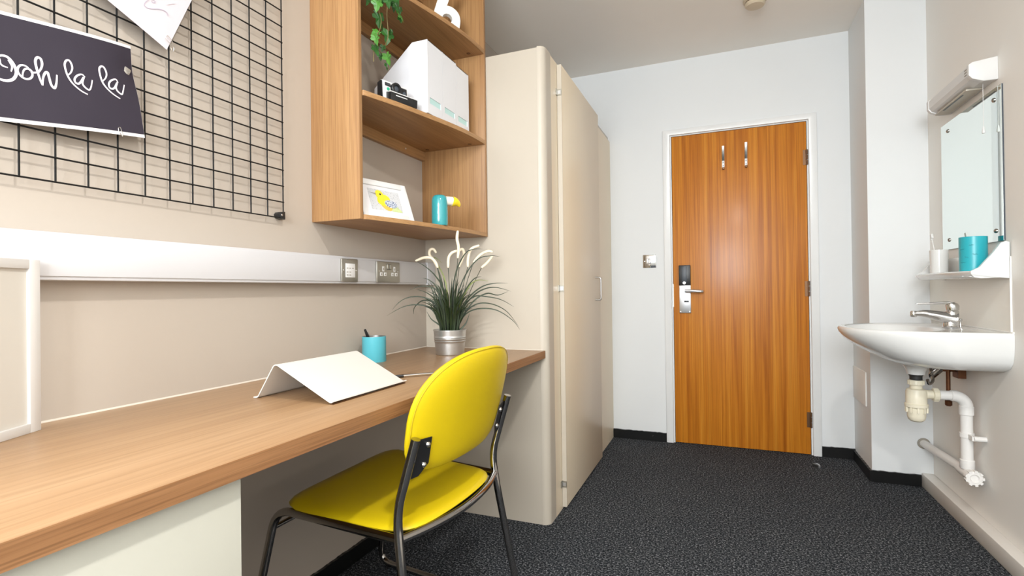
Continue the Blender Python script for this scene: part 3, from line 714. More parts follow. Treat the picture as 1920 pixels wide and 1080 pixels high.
def socket_plate(y0, y1):
    return MB().box(-1.2349, -1.2272, y0, y1, 1.0395, 1.1215)
sk = thing('data_socket', 'small square metal data outlet on the white trunking', 'socket', (-1.231, 1.495, 1.0395))
obj('plate', socket_plate(1.4535, 1.5405), M['nickel'], sk, bevel=0.0028)
obj('outlet_insert', MB().box(-1.2272, -1.2252, 1.472, 1.522, 1.055, 1.1045), M['white_plastic'], sk, bevel=0.0008)
oi = [c for c in sk.children if c.name.startswith('outlet_insert')][0]
for y in (1.476, 1.490, 1.505):
    for z in (1.0865, 1.0725, 1.062):
        if z > 1.08 or y < 1.5:
            obj('port_mark', MB().box(-1.2252, -1.2249, y, y + 0.009, z, z + 0.003), M['grey_slot'], oi)
for y in (1.463, 1.531):
    obj('screw', MB().lathe((-1.2272, y, 1.080), [(0.0042, 0), (0.003, 0.0012)], 12, 'x'), M['steel'], sk)
ps = thing('power_socket', 'double metal power socket on the white trunking beside the plant', 'socket', (-1.231, 1.73, 1.0395))
obj('plate', socket_plate(1.6525, 1.805), M['nickel'], ps, bevel=0.0028)
for yc in (1.692, 1.766):
    for dy, z, w_, h_ in ((0, 1.0925, 0.0065, 0.010), (-0.0125, 1.0715, 0.0085, 0.007), (0.0125, 1.0715, 0.0085, 0.007)):
        ins = obj('socket_shutter', MB().box(-1.2272, -1.2262, yc + dy - w_, yc + dy + w_, z - h_, z + h_), M['white_plastic'], ps, bevel=0.0004)
        obj('pin_slot', MB().box(-1.2262, -1.2258, yc + dy - w_ * 0.35, yc + dy + w_ * 0.35, z - h_ * 0.5, z + h_ * 0.4), M['grey_slot'], ins)
for y in (1.7215, 1.7375):
    rk = obj('rocker_switch', MB().box(-1.2272, -1.2240, y - 0.0062, y + 0.0062, 1.0915, 1.1115), M['nickel'], ps, bevel=0.0006)
    obj('switch_gap', MB().box(-1.2272, -1.2268, y - 0.0074, y + 0.0074, 1.0900, 1.1130), M['black'], rk)
for y in (1.668, 1.790):
    obj('screw', MB().lathe((-1.2272, y, 1.083), [(0.0042, 0), (0.003, 0.0012)], 12, 'x'), M['steel'], ps)

# ------------------------------------------------------------------ wire grid board with prints
gr = thing('wire_grid', 'black wire grid memo board fixed on the left wall', 'memo board', (-1.265, 0.85, 1.235))
GY = [1.233 - 0.0597 * i for i in range(16)]
GZ = [1.235 + 0.0499 * i for i in range(16)]
for y in GY:
    obj('wire', MB().tube([(-1.2665, y, GZ[0]), (-1.2665, y, GZ[-1])], 0.0021, 6), M['black_wire'], gr)
for z in GZ:
    obj('wire', MB().tube([(-1.2632, GY[0], z), (-1.2632, GY[-1], z)], 0.0020, 6), M['black_wire'], gr)
for (y, z) in ((1.226, 1.243), (GY[-1] + 0.007, 1.243), (1.226, GZ[-1] - 0.007)):
    br = obj('corner_bracket', MB().prism([(XL + 0.0006, y - 0.014, z + 0.003), (XL + 0.0006, y - 0.008, z + 0.010), (XL + 0.0006, y + 0.009, z + 0.013), (XL + 0.0006, y + 0.009, z - 0.012), (XL + 0.0006, y - 0.009, z - 0.008)], (0.025, 0, 0)), M['black'], gr, bevel=0.001)
    obj('screw', MB().lathe((XL + 0.025, y - 0.004, z + 0.001), [(0.0038, 0), (0.0028, 0.0015)], 12, 'x'), M['steel'], br)

def sheet(corner, e1, e2, w_, h_, x0, name, m, parent, margin=None, bend=None, th=0.0006, inset=0.0):
    c, a, b = Vector((0, *corner)), Vector((0, *e1)).normalized(), Vector((0, *e2)).normalized()
    def fn(u, v, off):
        p = c + a * (inset + u * (w_ - 2 * inset)) + b * (inset + v * (h_ - 2 * inset))
        uu, vv = (inset + u * (w_ - 2 * inset)) / w_, (inset + v * (h_ - 2 * inset)) / h_
        p.x = x0 + off + (bend(uu, vv) if bend else 0)
        return p
    g = MB()
    g.grid(lambda u, v: fn(u, v, 0), 14, 12)
    g.grid(lambda u, v: fn(u, v, th), 14, 12)
    return obj(name, g, m, parent)

def poster_bend(u, v):   # u from the right edge leftwards, v upward: pinned back at the right edge
    return -0.0085 * math.exp(-((u / 0.08) ** 2 + ((v - 0.72) / 0.22) ** 2)) + 0.004 * math.sin(u * 5)
a8 = math.radians(8.2)
E1, E2 = (-math.cos(a8), -math.sin(a8)), (-math.sin(a8), math.cos(a8))
pz = thing('lettered_poster', 'dark poster with chalk style lettering clipped onto the wire grid', 'poster', (-1.25, 0.66, 1.34))
sheet((0.805, 1.370), E1, E2, 0.297, 0.206, -1.2510, 'paper_sheet', M['paper'], pz, bend=poster_bend)
# printed field: bleeds to the right edge, thin white margin above and below
c_ = (0.805 + E2[0] * 0.0075 + E1[0] * 0.0006, 1.370 + E2[1] * 0.0075 + E1[1] * 0.0006)
def fieldbend(u, v):
    return poster_bend(0.0006 / 0.297 + u * 0.2965 / 0.297, 0.0075 / 0.206 + v * 0.192 / 0.206)
sheet(c_, E1, E2, 0.2965, 0.192, -1.2501, 'printed_field', M['poster'], pz, bend=fieldbend, th=0.0002)
def onposter(y, z):
    dy, dz = y - 0.805, z - 1.370
    u = (dy * E1[0] + dz * E1[1]) / 0.297
    v = (dy * E2[0] + dz * E2[1]) / 0.206
    return (-1.2510 + 0.0018 + poster_bend(u, v), y, z)
for pts, w_ in DATA_OOH:
    p3 = smooth_path([onposter(*p) for p in pts], 5)
    nn = len(p3)
    ws = [w_ * 1.25 * (0.55 + 0.45 * min(1, 3.5 * min(i, nn - 1 - i) / nn + 0.15)) for i in range(nn)]
    obj('lettering_stroke', MB().ribbon(p3, ws, (1, 0, 0)), M['chalk'], pz)

a22 = math.radians(22)
pk = thing('tilted_print', 'pale pink print hung cornerwise on the wire grid', 'poster', (-1.25, 0.80, 1.70))
F1, F2 = (-math.cos(a22), math.sin(a22)), (math.sin(a22) + 0.02, math.cos(a22))
sheet((0.859, 1.6005), F1, F2, 0.21, 0.297, -1.2512, 'paper_sheet', M['pink_paper'], pk, bend=lambda u, v: 0.006 * u * (1 - u))
for i, pts in enumerate(DATA_SQ):
    obj('ink_line', MB().ribbon(smooth_path([(-1.2480, *p) for p in pts], 5), 0.0016 if i < 2 else 0.0025, (1, 0, 0)), M['ink'] if i < 2 else M['blush'], pk)
for k, lab in (('a', 'wire paper clip at the bottom corner of the pink print'), ('b', 'wire paper clip at the bottom edge of the dark poster')):
    pc = MB().tube(smooth_path([(-1.2462, *p) for p in DATA_CLIPS[k]], 4), 0.0007, 6)
    tag(obj('paper_clip', pc, M['clip'], loc=(-1.2462, *DATA_CLIPS[k][0])), lab, 'paper clip')
ct = MB().obox((-1.2548, 0.768, 1.514), (1, 0, 0), (0, 1, -0.35), (0, 0.35, 1), 0.003, 0.008, 0.008)
tag(obj('poster_clip', ct, M['clip'], bevel=0.0028, loc=(-1.2548, 0.768, 1.514)), 'small clear clip pinching the right edge of the dark poster', 'clip')

# ------------------------------------------------------------------ white framed board leaning at the left
bd = thing('framed_board', 'white framed board leaning on the trunking at the left end of the desk', 'picture frame', (-1.19, 0.46, 0.744))
yaw = math.radians(24.7)
dv = Vector((math.sin(yaw), -math.cos(yaw), 0))          # along the board, away from its right edge
nv = Vector((math.cos(yaw), math.sin(yaw), 0))
pr = Vector((-1.2205, 0.586, 0.744))
H, W, T = 0.327, 0.40, 0.013
def bpt(a, b, c):
    return pr + dv * a + Vector((0, 0, 1)) * b + nv * (c - 0.012)
def bbox(a0, a1, b0, b1, c0, c1):
    vs = [bpt(a, b, c) for c in (c0, c1) for b in (b0, b1) for a in (a0, a1)]
    return MB().add(vs, [(0, 2, 3, 1), (4, 5, 7, 6), (0, 1, 5, 4), (2, 6, 7, 3), (0, 4, 6, 2), (1, 3, 7, 5)])
fw = 0.0235
for q in ((0, fw, 0, H), (W - fw, W, 0, H), (fw, W - fw, 0, fw * 0.75), (fw, W - fw, H - fw * 0.75, H)):
    obj('frame_rail', bbox(*q, 0, T), M['white_plastic'], bd, bevel=0.001)
obj('board_panel', bbox(fw, W - fw, fw * 0.7, H - fw * 0.7, 0.001, T - 0.006), M['board'], bd)

# ------------------------------------------------------------------ things on the shelves
# three magazine files side by side
def magazine_file(y0, top, label):
    t = thing('magazine_file', label, 'magazine file', (-1.12, y0 + 0.055, 1.665), 'white magazine files on the middle shelf')
    y1 = y0 + 0.1115
    zb = 1.665
    sil = [(-1.000, zb), (-1.000, top), (-1.066, top), (-1.238, zb + 0.125), (-1.238, zb)]
    for ya in (y0, y1 - 0.003):
        obj('side_wall', MB().prism([(x, ya, z) for x, z in sil], (0, 0.003, 0)), M['file'], t)
    fp = MB()
    lz0, lz1 = 1.7035, 1.7265
    fp.box(-1.003, -1.000, y0 + 0.003, y1 - 0.003, lz1, top).box(-1.003, -1.000, y0 + 0.003, y1 - 0.003, zb, lz0)
    fp.box(-1.003, -1.000, y0 + 0.003, y0 + 0.0145, lz0, lz1).box(-1.003, -1.000, y1 - 0.0145, y1 - 0.003, lz0, lz1)
    f = obj('front_panel', fp, M['file'], t)
    obj('label_card', MB().box(-1.0034, -1.0024, y0 + 0.0145, y1 - 0.0145, lz0, lz1), M['label'], f)
    obj('bottom_panel', MB().box(-1.238, -1.003, y0 + 0.003, y1 - 0.003, zb, zb + 0.003), M['file'], t)
    obj('back_panel', MB().box(-1.238, -1.235, y0 + 0.003, y1 - 0.003, zb + 0.003, zb + 0.124), M['file'], t)
    tp = MB().prism([(-1.000, y0 + 0.003, top - 0.0025), (-1.066, y0 + 0.003, top - 0.0025), (-1.237, y0 + 0.003, zb + 0.1225), (-1.237, y0 + 0.003, zb + 0.1245), (-1.0655, y0 + 0.003, top), (-1.000, y0 + 0.003, top)], (0, 0.1055, 0))
    obj('top_flap', tp, M['file'], t)
magazine_file(1.664, 1.937, 'white magazine file on the middle shelf, left of the three, behind the instant camera')
magazine_file(1.7765, 1.937, 'white magazine file in the middle of the three on the shelf')
magazine_file(1.889, 1.930, 'white magazine file nearest the wardrobe, right of the three, slightly lower')

# instant camera
ic = thing('instant_camera', 'small white and black instant camera in front of the magazine files', 'camera', (-1.075, 1.56, 1.665))
ya_ = math.radians(17)
ax = Vector((math.sin(ya_), math.cos(ya_), 0))          # along its width, left to right
fw_ = Vector((math.cos(ya_), -math.sin(ya_), 0))        # out of its face
o0 = Vector((-1.083, 1.502, 1.665))
def cpt(a, b, c):
    return o0 + ax * a + fw_ * b + Vector((0, 0, c))
def cprism(prof, a0, a1):
    return MB().prism([cpt(a0, b, c) for b, c in prof], ax * (a1 - a0))
obj('body', cprism([(-0.030, 0), (0.0, 0), (-0.004, 0.074), (-0.012, 0.0775), (-0.030, 0.073)], -0.001, 0.111), M['black'], ic, bevel=0.0015)
obj('face_plate', cprism([(0.0004, 0.004), (0.006, 0.004), (-0.001, 0.076), (-0.012, 0.0795), (-0.0125, 0.0785), (-0.0035, 0.0745)], 0.0, 0.110), M['white_plastic'], ic, bevel=0.0008)
dd_ = obj('film_door', cprism([(0.006, 0.0), (0.032, 0.0), (0.034, 0.028), (0.006, 0.034)], 0.010, 0.128), M['black'], ic, bevel=0.0015)
obj('door_trim', cprism([(0.0052, 0.0345), (0.034, 0.0285), (0.0345, 0.0312), (0.0052, 0.0372)], 0.010, 0.128), M['white_plastic'], ic)
obj('print_line', cprism([(0.0340, 0.0185), (0.0345, 0.0185), (0.0348, 0.0215), (0.0343, 0.0215)], 0.030, 0.080), M['white_plastic'], dd_)
ln = MB().lathe(cpt(0.052, 0.0025, 0.055), [(0.021, 0), (0.021, 0.010), (0.019, 0.012), (0.013, 0.012), (0.011, 0.006)], 24, fw_)
lens = obj('lens_barrel', ln, M['black'], ic)
obj('lens_glass', MB().lathe(cpt(0.052, 0.0085, 0.055), [(0.0108, 0), (0.006, 0.002)], 20, fw_), M['dark_grey'], lens)
obj('viewfinder', cprism([(0.0, 0.036), (0.011, 0.036), (0.009, 0.066), (0.0, 0.068)], 0.066, 0.099), M['black'], ic, bevel=0.001)
obj('dial', MB().lathe(cpt(0.086, 0.010, 0.047), [(0.0065, 0), (0.006, 0.003)], 14, fw_), M['dark_grey'], ic)
obj('shutter_button', MB().lathe(cpt(0.0205, 0.003, 0.0475), [(0.0058, 0), (0.005, 0.003)], 16, fw_), M['green_button'], ic)
wn = obj('meter_window', cprism([(0.0, 0.058), (0.0045, 0.058), (0.0033, 0.069), (0.0, 0.069)], 0.009, 0.031), M['black'], ic)
obj('window_pane', cprism([(0.0043, 0.0610), (0.0049, 0.0610), (0.0043, 0.0655), (0.0037, 0.0655)], 0.012, 0.028), M['dark_grey'], wn)

# picture frame with a printed yellow bird
pf = thing('bird_picture', 'small white picture frame with a yellow bird print on the lowest shelf', 'picture frame', (-1.09, 1.52, 1.2565))
yw, ln_ = math.radians(15), math.radians(21)
ex = Vector((math.sin(yw), math.cos(yw), 0))
en = Vector((math.cos(yw), -math.sin(yw), 0))
eu = Vector((0, 0, 1)) * math.cos(ln_) - en * math.sin(ln_)
en2 = en * math.cos(ln_) + Vector((0, 0, 1)) * math.sin(ln_)
p0 = Vector((-1.096, 1.412, 1.2570))
PW, PH = 0.222, 0.148
def fpt(a, b, c):
    return p0 + ex * a + eu * b + en2 * c
def fbox(a0, a1, b0, b1, c0, c1):
    vs = [fpt(a, b, c) for c in (c0, c1) for b in (b0, b1) for a in (a0, a1)]
    return MB().add(vs, [(0, 2, 3, 1), (4, 5, 7, 6), (0, 1, 5, 4), (2, 6, 7, 3), (0, 4, 6, 2), (1, 3, 7, 5)])
def fpoly(pts, c, t=0.0003):
    return MB().prism([fpt(a * PW, b * PH, c) for a, b in pts], en2 * t)
g_ = 0.021
for q in ((0, g_, 0, PH), (PW - g_, PW, 0, PH), (g_, PW - g_, 0, g_), (g_, PW - g_, PH - g_, PH)):
    obj('frame_rail', fbox(*q, -0.014, 0.0), M['white_plastic'], pf, bevel=0.001)
obj('mount_card', fbox(g_, PW - g_, g_, PH - g_, -0.010, -0.005), M['paper'], pf)
bp_ = obj('bird_print', fbox(0.20 * PW, 0.82 * PW, 0.215 * PH, 0.77 * PH, -0.005, -0.0046), M['print_grey'], pf)
def ell(cx, cy, rx, ry, rot, n=18):
    cr, sr = math.cos(rot), math.sin(rot)
    return [(cx + rx * math.cos(t) * cr - ry * math.sin(t) * sr, cy + rx * math.cos(t) * sr + ry * math.sin(t) * cr) for t in [2 * PI * k / n for k in range(n)]]
obj('tail_shape', fpoly([(0.52, 0.50), (0.64, 0.46), (0.80, 0.26), (0.80, 0.22), (0.62, 0.22), (0.50, 0.30)], -0.0046), M['print_green'], bp_)
obj('breast_shape', fpoly(ell(0.50, 0.37, 0.10, 0.155, 0.45), -0.0045), M['print_orange'], bp_)
obj('body_shape', fpoly(ell(0.475, 0.50, 0.125, 0.16, -0.5), -0.0044), M['print_yellow'], bp_)
obj('head_shape', fpoly(ell(0.415, 0.63, 0.082, 0.125, 0.1), -0.0042), M['print_yellow'], bp_)
obj('wing_shape', fpoly(ell(0.60, 0.415, 0.125, 0.105, -0.35), -0.0040), M['print_wing'], bp_)
obj('beak_shape', fpoly([(0.345, 0.66), (0.345, 0.615), (0.235, 0.665)], -0.0040), M['grey_slot'], bp_)
obj('eye_dot', fpoly(ell(0.43, 0.645, 0.017, 0.026, 0, 10), -0.0038), M['black'], bp_)

# toucan-like ornament
tn = thing('bird_ornament', 'glossy turquoise ornament with a curved cream and yellow beak on the lowest shelf', 'ornament', (-1.012, 1.762, 1.2565))
tc_ = Vector((-1.012, 1.762, 1.2565))
obj('body', MB().lathe(tc_, [(0.0295, 0), (0.031, 0.004), (0.0315, 0.03), (0.031, 0.08), (0.0305, 0.098), (0.028, 0.109), (0.022, 0.116), (0.012, 0.119), (0.002, 0.1195)], 30), M['turq_gloss'], tn)
bdir = Vector((0.70, 0.714, 0)).normalized()
def bk(pts):
    return [tc_ + bdir * a + Vector((0, 0, h)) for a, h in pts]
pts = smooth_path(bk([(0.012, 0.097), (0.036, 0.098), (0.052, 0.0975)]), 5)
obj('beak_base', MB().tube(pts, [0.0185 - 0.001 * i / len(pts) for i in range(len(pts))], 18), M['cream_beak'], tn)
pts = smooth_path(bk([(0.0515, 0.0975), (0.064, 0.095), (0.075, 0.088), (0.082, 0.078)]), 5)
n_ = len(pts)
obj('beak_tip', MB().tube(pts, [0.0176 * (1 - (i / (n_ - 1)) ** 1.6) + 0.0025 for i in range(n_)], 18), M['yellow_beak'], tn)

# white ampersand-like ornament on the top shelf
on = thing('letter_ornament', 'white rounded letter shaped ornament on the top shelf', 'ornament', (-1.064, 1.932, 2.065))
oc = Vector((-1.064, 1.932, 2.150))
oR, oU, oN = Vector((0.78, 0.626, 0)), Vector((0, 0, 1)), Vector((0.626, -0.78, 0))
def opt(a, b, c):
    return oc + oR * a + oU * b + oN * c
def oring(ro, ri, sy, n=40):
    rs = []
    for (r, c, q) in ((ri, -0.012, 0), (ro - 0.003, -0.012, 1), (ro, -0.009, 1), (ro, 0.009, 1), (ro - 0.003, 0.012, 1), (ri, 0.012, 0), (ri, -0.012, 0)):
        rs.append([opt(r * math.cos(2 * PI * k / n), r * math.sin(2 * PI * k / n) * (sy if q and k > n / 2 else 1), c) for k in range(n)])
    return MB().rings(rs, False, False, False)
obj('bowl', oring(0.057, 0.021, 1.485), M['ceramic_orn'], on, merge=True)
stem = [(-0.057, 0.0), (-0.054, 0.030), (-0.040, 0.075), (-0.012, 0.120), (0.030, 0.150), (0.040, 0.128), (0.014, 0.096), (0.000, 0.055), (-0.020, 0.040), (-0.036, 0.0)]
obj('stem', MB().prism([opt(a_, b_, -0.0118) for a_, b_ in stem], oN * 0.0236), M['ceramic_orn'], on, bevel=0.002)

# trailing ivy in a pot on the top shelf
iv = thing('trailing_ivy', 'green ivy trailing from a pot on the top shelf', 'plant', (-1.165, 1.48, 2.065))
ip = MB().lathe((-1.165, 1.475, 2.065), [(0.045, 0), (0.047, 0.004), (0.062, 0.105), (0.065, 0.105), (0.065, 0.115), (0.058, 0.115), (0.056, 0.10)], 28)
obj('pot', ip, M['ceramic'], iv)
obj('soil', MB().lathe((-1.165, 1.475, 2.160), [(0.056, 0), (0.05, 0.006), (0.01, 0.008)], 24), M['soil'], iv)
for k, v in enumerate(DATA_VINES):
    base = [(-1.165, 1.475, 2.166), (-1.12, 1.46, 2.20), (-1.072, 1.455, 2.13)] if k < 3 else []
    v2 = [(p[0] + 0.022, p[1], p[2]) for p in v]
    obj('vine', MB().tube(smooth_path(base + v2, 6), 0.0014, 6), M['vine'], iv)
IVY = [(0, -0.10), (0.10, -0.20), (0.34, -0.40), (0.30, -0.62), (0.05, -0.48)]
def ivy_leaf(c, size, ang, seed, light):
    rnd = random.Random(seed)
    # outline of a five lobed leaf, tip along +x
    half = [(0.0, 0.0), (-0.12, 0.16), (-0.16, 0.36), (0.06, 0.36), (0.14, 0.52), (0.34, 0.46), (0.42, 0.26), (0.66, 0.22), (1.0, 0.0)]
    pts = half + [(a, -b) for a, b in half[-2:0:-1]]
    t = math.radians(ang)
    rdir = Vector((0.36, 0.93, 0))                      # image right, roughly
    d1 = (rdir * math.cos(t) + Vector((0, 0, -1)) * math.sin(t)).normalized()
    nrm = Vector((0.80 + rnd.uniform(-.25, .25), -0.35 + rnd.uniform(-.45, .45), 0.30 + rnd.uniform(-.5, .5))).normalized()
    d2 = nrm.cross(d1).normalized()
    nrm = d1.cross(d2).normalized()
    c = Vector(c)
    g = MB()
    vs = []
    for a, b in [(0.35, 0.0)] + pts:
        lift = -0.30 * b * b - 0.18 * a * a + 0.05 * rnd.uniform(-1, 1)
        vs.append(c + d1 * ((a - 0.4) * size) + d2 * (b * size) + nrm * (lift * size))
    n = len(pts)
    g.add(vs, [(0, 1 + i, 1 + (i + 1) % n) for i in range(n)])
    return obj('leaf', g, M['leaf_light'] if light else M['leaf'], iv)
for i, (c, sz, ang) in enumerate(DATA_IVY):
    ivy_leaf((c[0] + 0.022, c[1], c[2]), sz * 1.12, ang, 40 + i, i in (1, 8, 12, 4, 9))
rr = random.Random(3)
for i in range(9):
    ivy_leaf((-1.15 + rr.uniform(-.06, .07), 1.475 + rr.uniform(-.06, .07), 2.20 + rr.uniform(0, .06)), 0.045, rr.uniform(0, 360), 90 + i, i % 3 == 0)

# ------------------------------------------------------------------ things on the desk
ZD = 0.744
# grass in a galvanised bucket
gp = thing('potted_grass', 'spiky green grass with cream plumes in a galvanised bucket on the desk', 'plant', (-1.035, 1.872, ZD))
prof = [(0.0555, 0), (0.0575, 0.002)]
for k in range(1, 33):
    z = 0.098 * k / 32
    r = 0.0575 + 0.0085 * z / 0.098
    if 0.050 < z < 0.076:
        r += 0.0016 * math.cos((z - 0.050) / 0.026 * 3 * 2 * PI - PI) + 0.0006
    prof.append((r, z))
prof += [(0.0685, 0.0985), (0.0685, 0.101), (0.0655, 0.1015), (0.064, 0.099), (0.0625, 0.075)]
obj('bucket', MB().lathe((-1.035, 1.872, ZD), prof, 40), M['galv'], gp)
obj('soil', MB().lathe((-1.035, 1.872, ZD + 0.084), [(0.0625, 0), (0.03, 0.008), (0.004, 0.009)], 24), M['soil'], gp)
def blade(pts, w0, m):
    p = smooth_path(pts[::-1], 5)                      # root to tip
    n = len(p)
    vs, fs = [], []
    for i, q in enumerate(p):
        t = (p[min(i + 1, n - 1)] - p[max(i - 1, 0)]).normalized()
        sd = t.cross(Vector((0.37, -0.92, 0.25))).normalized()
        k = i / (n - 1)
        w_ = w0 * (0.75 + 0.5 * k if k < 0.4 else 0.95 * (1 - ((k - 0.4) / 0.6) ** 1.7)) + 0.0003
        up = t.cross(sd).normalized()
        vs += [q + sd * (w_ / 2), q - up * (w_ * 0.18), q - sd * (w_ / 2)]
    for i in range(n - 1):
        a = 3 * i
        fs += [(a, a + 1, a + 4, a + 3), (a + 1, a + 2, a + 5, a + 4)]
    return obj('grass_blade', MB().add(vs, fs, True), m, gp)
rb = random.Random(11)
for i, pts in enumerate(DATA_BLADES[:22]):
    q = [list(p) for p in pts]
    q[-1][0] = -1.035 + max(-0.035, min(0.035, (q[-1][0] + 1.035) * 0.8))
    q[-1][1] = 1.872 + max(-0.035, min(0.035, (q[-1][1] - 1.872) * 0.8))
    q[-1][2] = ZD + 0.088
    blade(q, rb.uniform(0.0052, 0.0066), M['blade_lime'] if i in (14, 15) else M['blade'])
for i in range(84):                                     # the dense upright middle of the tuft
    az = rb.uniform(0, 2 * PI)
    lean = rb.uniform(0.0, 1.0) ** 0.8
    hgt = rb.uniform(0.14, 0.27) * (1 - 0.30 * lean)
    out = 0.018 + 0.085 * lean
    r0 = rb.uniform(0.004, 0.042)
    c_, s_ = math.cos(az), math.sin(az)
    q = [(-1.035 + c_ * (r0 + out), 1.872 + s_ * (r0 + out), ZD + 0.088 + hgt * (1 - 0.12 * lean)),
         (-1.035 + c_ * (r0 + out * 0.55), 1.872 + s_ * (r0 + out * 0.55), ZD + 0.088 + hgt * 0.78),
         (-1.035 + c_ * (r0 + out * 0.2), 1.872 + s_ * (r0 + out * 0.2), ZD + 0.088 + hgt * 0.4),
         (-1.035 + c_ * r0, 1.872 + s_ * r0, ZD + 0.088)]
    blade(q, rb.uniform(0.0048, 0.0066), M['blade'])
for k, (pl, st) in enumerate(zip(DATA_PLUMES, DATA_STEMS)):
    s = [list(p) for p in st]
    s[-1][2] = ZD + 0.088
    s[-1][0] = -1.035 + max(-0.04, min(0.04, s[-1][0] + 1.035))
    s[-1][1] = 1.872 + max(-0.04, min(0.04, s[-1][1] - 1.872))
    so = obj('stem', MB().tube(smooth_path(s, 6), 0.0013, 6), M['blade'], gp)
    p = smooth_path(pl, 7)
    n = len(p)
    obj('plume', MB().tube(p, [0.0062 * (1 - 0.35 * abs(2 * i / (n - 1) - 1) ** 4) for i in range(n)], 10), M['plume'], so)

# pen cup and scissors
cu = thing('pen_cup', 'turquoise metal pen cup near the wall on the desk', 'cup', (-1.203, 1.597, ZD))
obj('cup_wall', MB().lathe((-1.203, 1.597, ZD), [(0.0425, 0), (0.0435, 0.002), (0.0435, 0.0935), (0.0415, 0.0935), (0.0415, 0.004)], 36), M['turq'], cu)
obj('cup_lining', MB().lathe((-1.203, 1.597, ZD + 0.0045), [(0.0412, 0), (0.0412, 0.0895)], 32, caps=False), M['steel'], cu)
mk = thing('marker_pen', 'black pen standing in the turquoise pen cup', 'pen', (-1.205, 1.600, ZD + 0.008))
mA, mB_ = Vector((-1.200, 1.606, ZD + 0.010)), Vector((-1.222, 1.568, ZD + 0.121))
mm = (mB_ - mA)
obj('barrel', MB().tube([mA, mA + mm * 0.7, mA + mm * 0.72, mB_], [0.0048, 0.0048, 0.0058, 0.0042], 12), M['black'], mk)
obj('clip', MB().tube([mA + mm * 0.98 + Vector((0.006, 0.002, 0)), mA + mm * 0.76 + Vector((0.008, 0.002, 0))], 0.0014, 6), M['steel'], mk)

# bent metal book stand
bs = thing('book_stand', 'white bent metal sheet stand on the desk', 'stand', (-0.95, 1.09, ZD))
pth = rounded([(-1.073, 0, ZD + 0.0025), (-1.060, 0, ZD + 0.0025), (-1.003, 0, ZD + 0.088), (-0.835, 0, ZD + 0.0045), (-0.826, 0, ZD + 0.0085)], 0.012, 6)
t_ = 0.0026
off = []
for i, p in enumerate(pth):
    tg = (pth[min(i + 1, len(pth) - 1)] - pth[max(i - 1, 0)]).normalized()
    off.append(Vector((-tg.z, 0, tg.x)) * (t_ / 2))
ring = []
for y, sk_ in ((0.945, 0), (1.241, 0)):
    ring.append([p + o_ + Vector((0, y, 0)) for p, o_ in zip(pth, off)] + [p - o_ + Vector((0, y, 0)) for p, o_ in zip(pth[::-1], off[::-1])])
obj('bent_sheet', MB().rings(ring, True, True), M['white_sheet'], bs, angle=50)
obj('rubber_strip', MB().box(-0.838, -0.829, 0.947, 1.239, ZD, ZD + 0.0028), M['brown_hinge'], bs)

pn = thing('ballpoint_pen', 'black and silver pen lying behind the white stand', 'pen', (-0.86, 1.345, ZD))
a_, b_ = Vector((-0.935, 1.273, ZD + 0.0048)), Vector((-0.822, 1.391, ZD + 0.0048))
v_ = b_ - a_
obj('grip', MB().tube([a_, a_ + v_ * 0.06, a_ + v_ * 0.40], [0.002, 0.0046, 0.0047], 12), M['black'], pn)
obj('barrel', MB().tube([a_ + v_ * 0.401, a_ + v_ * 0.95, b_], [0.0046, 0.0044, 0.003], 12), M['chrome_bright'], pn)

# ------------------------------------------------------------------ chair
ch = thing('stacking_chair', 'yellow vinyl chair with chrome tube frame pushed under the desk', 'chair', (-0.87, 1.25, 0))
def pillow(outline, fn, t_top, t_bot, nt=56, ns=9, p=7):
    """closed cushion: outline(theta)->(a,b); fn(a,b,h)->3-D"""
    S = [math.sin(PI / 2 * (k + 1) / ns) for k in range(ns)]
    top = []
    for s in S:
        h = (max(0.0, 1 - s ** p)) ** 0.5
        top.append([fn(outline(2 * PI * k / nt)[0] * s, outline(2 * PI * k / nt)[1] * s, t_top * h) for k in range(nt)])
    bot = []
    for s in S[:-1][::-1]:
        h = (max(0.0, 1 - s ** p)) ** 0.5
        bot.append([fn(outline(2 * PI * k / nt)[0] * s, outline(2 * PI * k / nt)[1] * s, -t_bot * h) for k in range(nt)])
    return MB().rings(top + bot, True, True)
RL, RRr, FR_, FL = (Vector((-0.672, 1.000)), Vector((-0.650, 1.445)), Vector((-1.085, 1.535)), Vector((-1.082, 1.020)))
def seat_fn(a, b, h):          # a: rear(+1) .. front(-1), b: left(-1)..right(+1)
    u, v = (b + 1) / 2, (a + 1) / 2
    q = (FL * (1 - u) + FR_ * u) * (1 - v) + (RL * (1 - u) + RRr * u) * v
    z = 0.449 + h - 0.010 * math.exp(-((a - 0.1) ** 2 + b * b) / 0.45) + (0.004 if a < -0.7 else 0)
    return Vector((q.x + 0.018 * max(0, a) * (1 - b * b), q.y, z))
def se(n):
    def f(t):
        c, s = math.cos(t), math.sin(t)
        k = (abs(c) ** n + abs(s) ** n) ** (-1 / n)
        return (c * k, s * k)
    return f
obj('seat', pillow(se(7), seat_fn, 0.016, 0.015, 72, 9), M['yellow'], ch)
obj('seat_pan', pillow(se(7), lambda a, b, h: seat_fn(a * 0.97, b * 0.97, 0) + Vector((0, 0, -0.016 + h)), 0.004, 0.006, 60, 4), M['black'], ch)
YC, ZB, XB = 1.226, 0.60, -0.672
def back_fn(b, c, h):          # b across (m), c height (m) from the middle
    z = 0.705 + c
    xx = XB + 0.25 * (z - 0.60) + 0.036 * (1 - (b / 0.235) ** 2) + 0.05 * b
    return Vector((xx + h, YC + b, z - 0.25 * h))
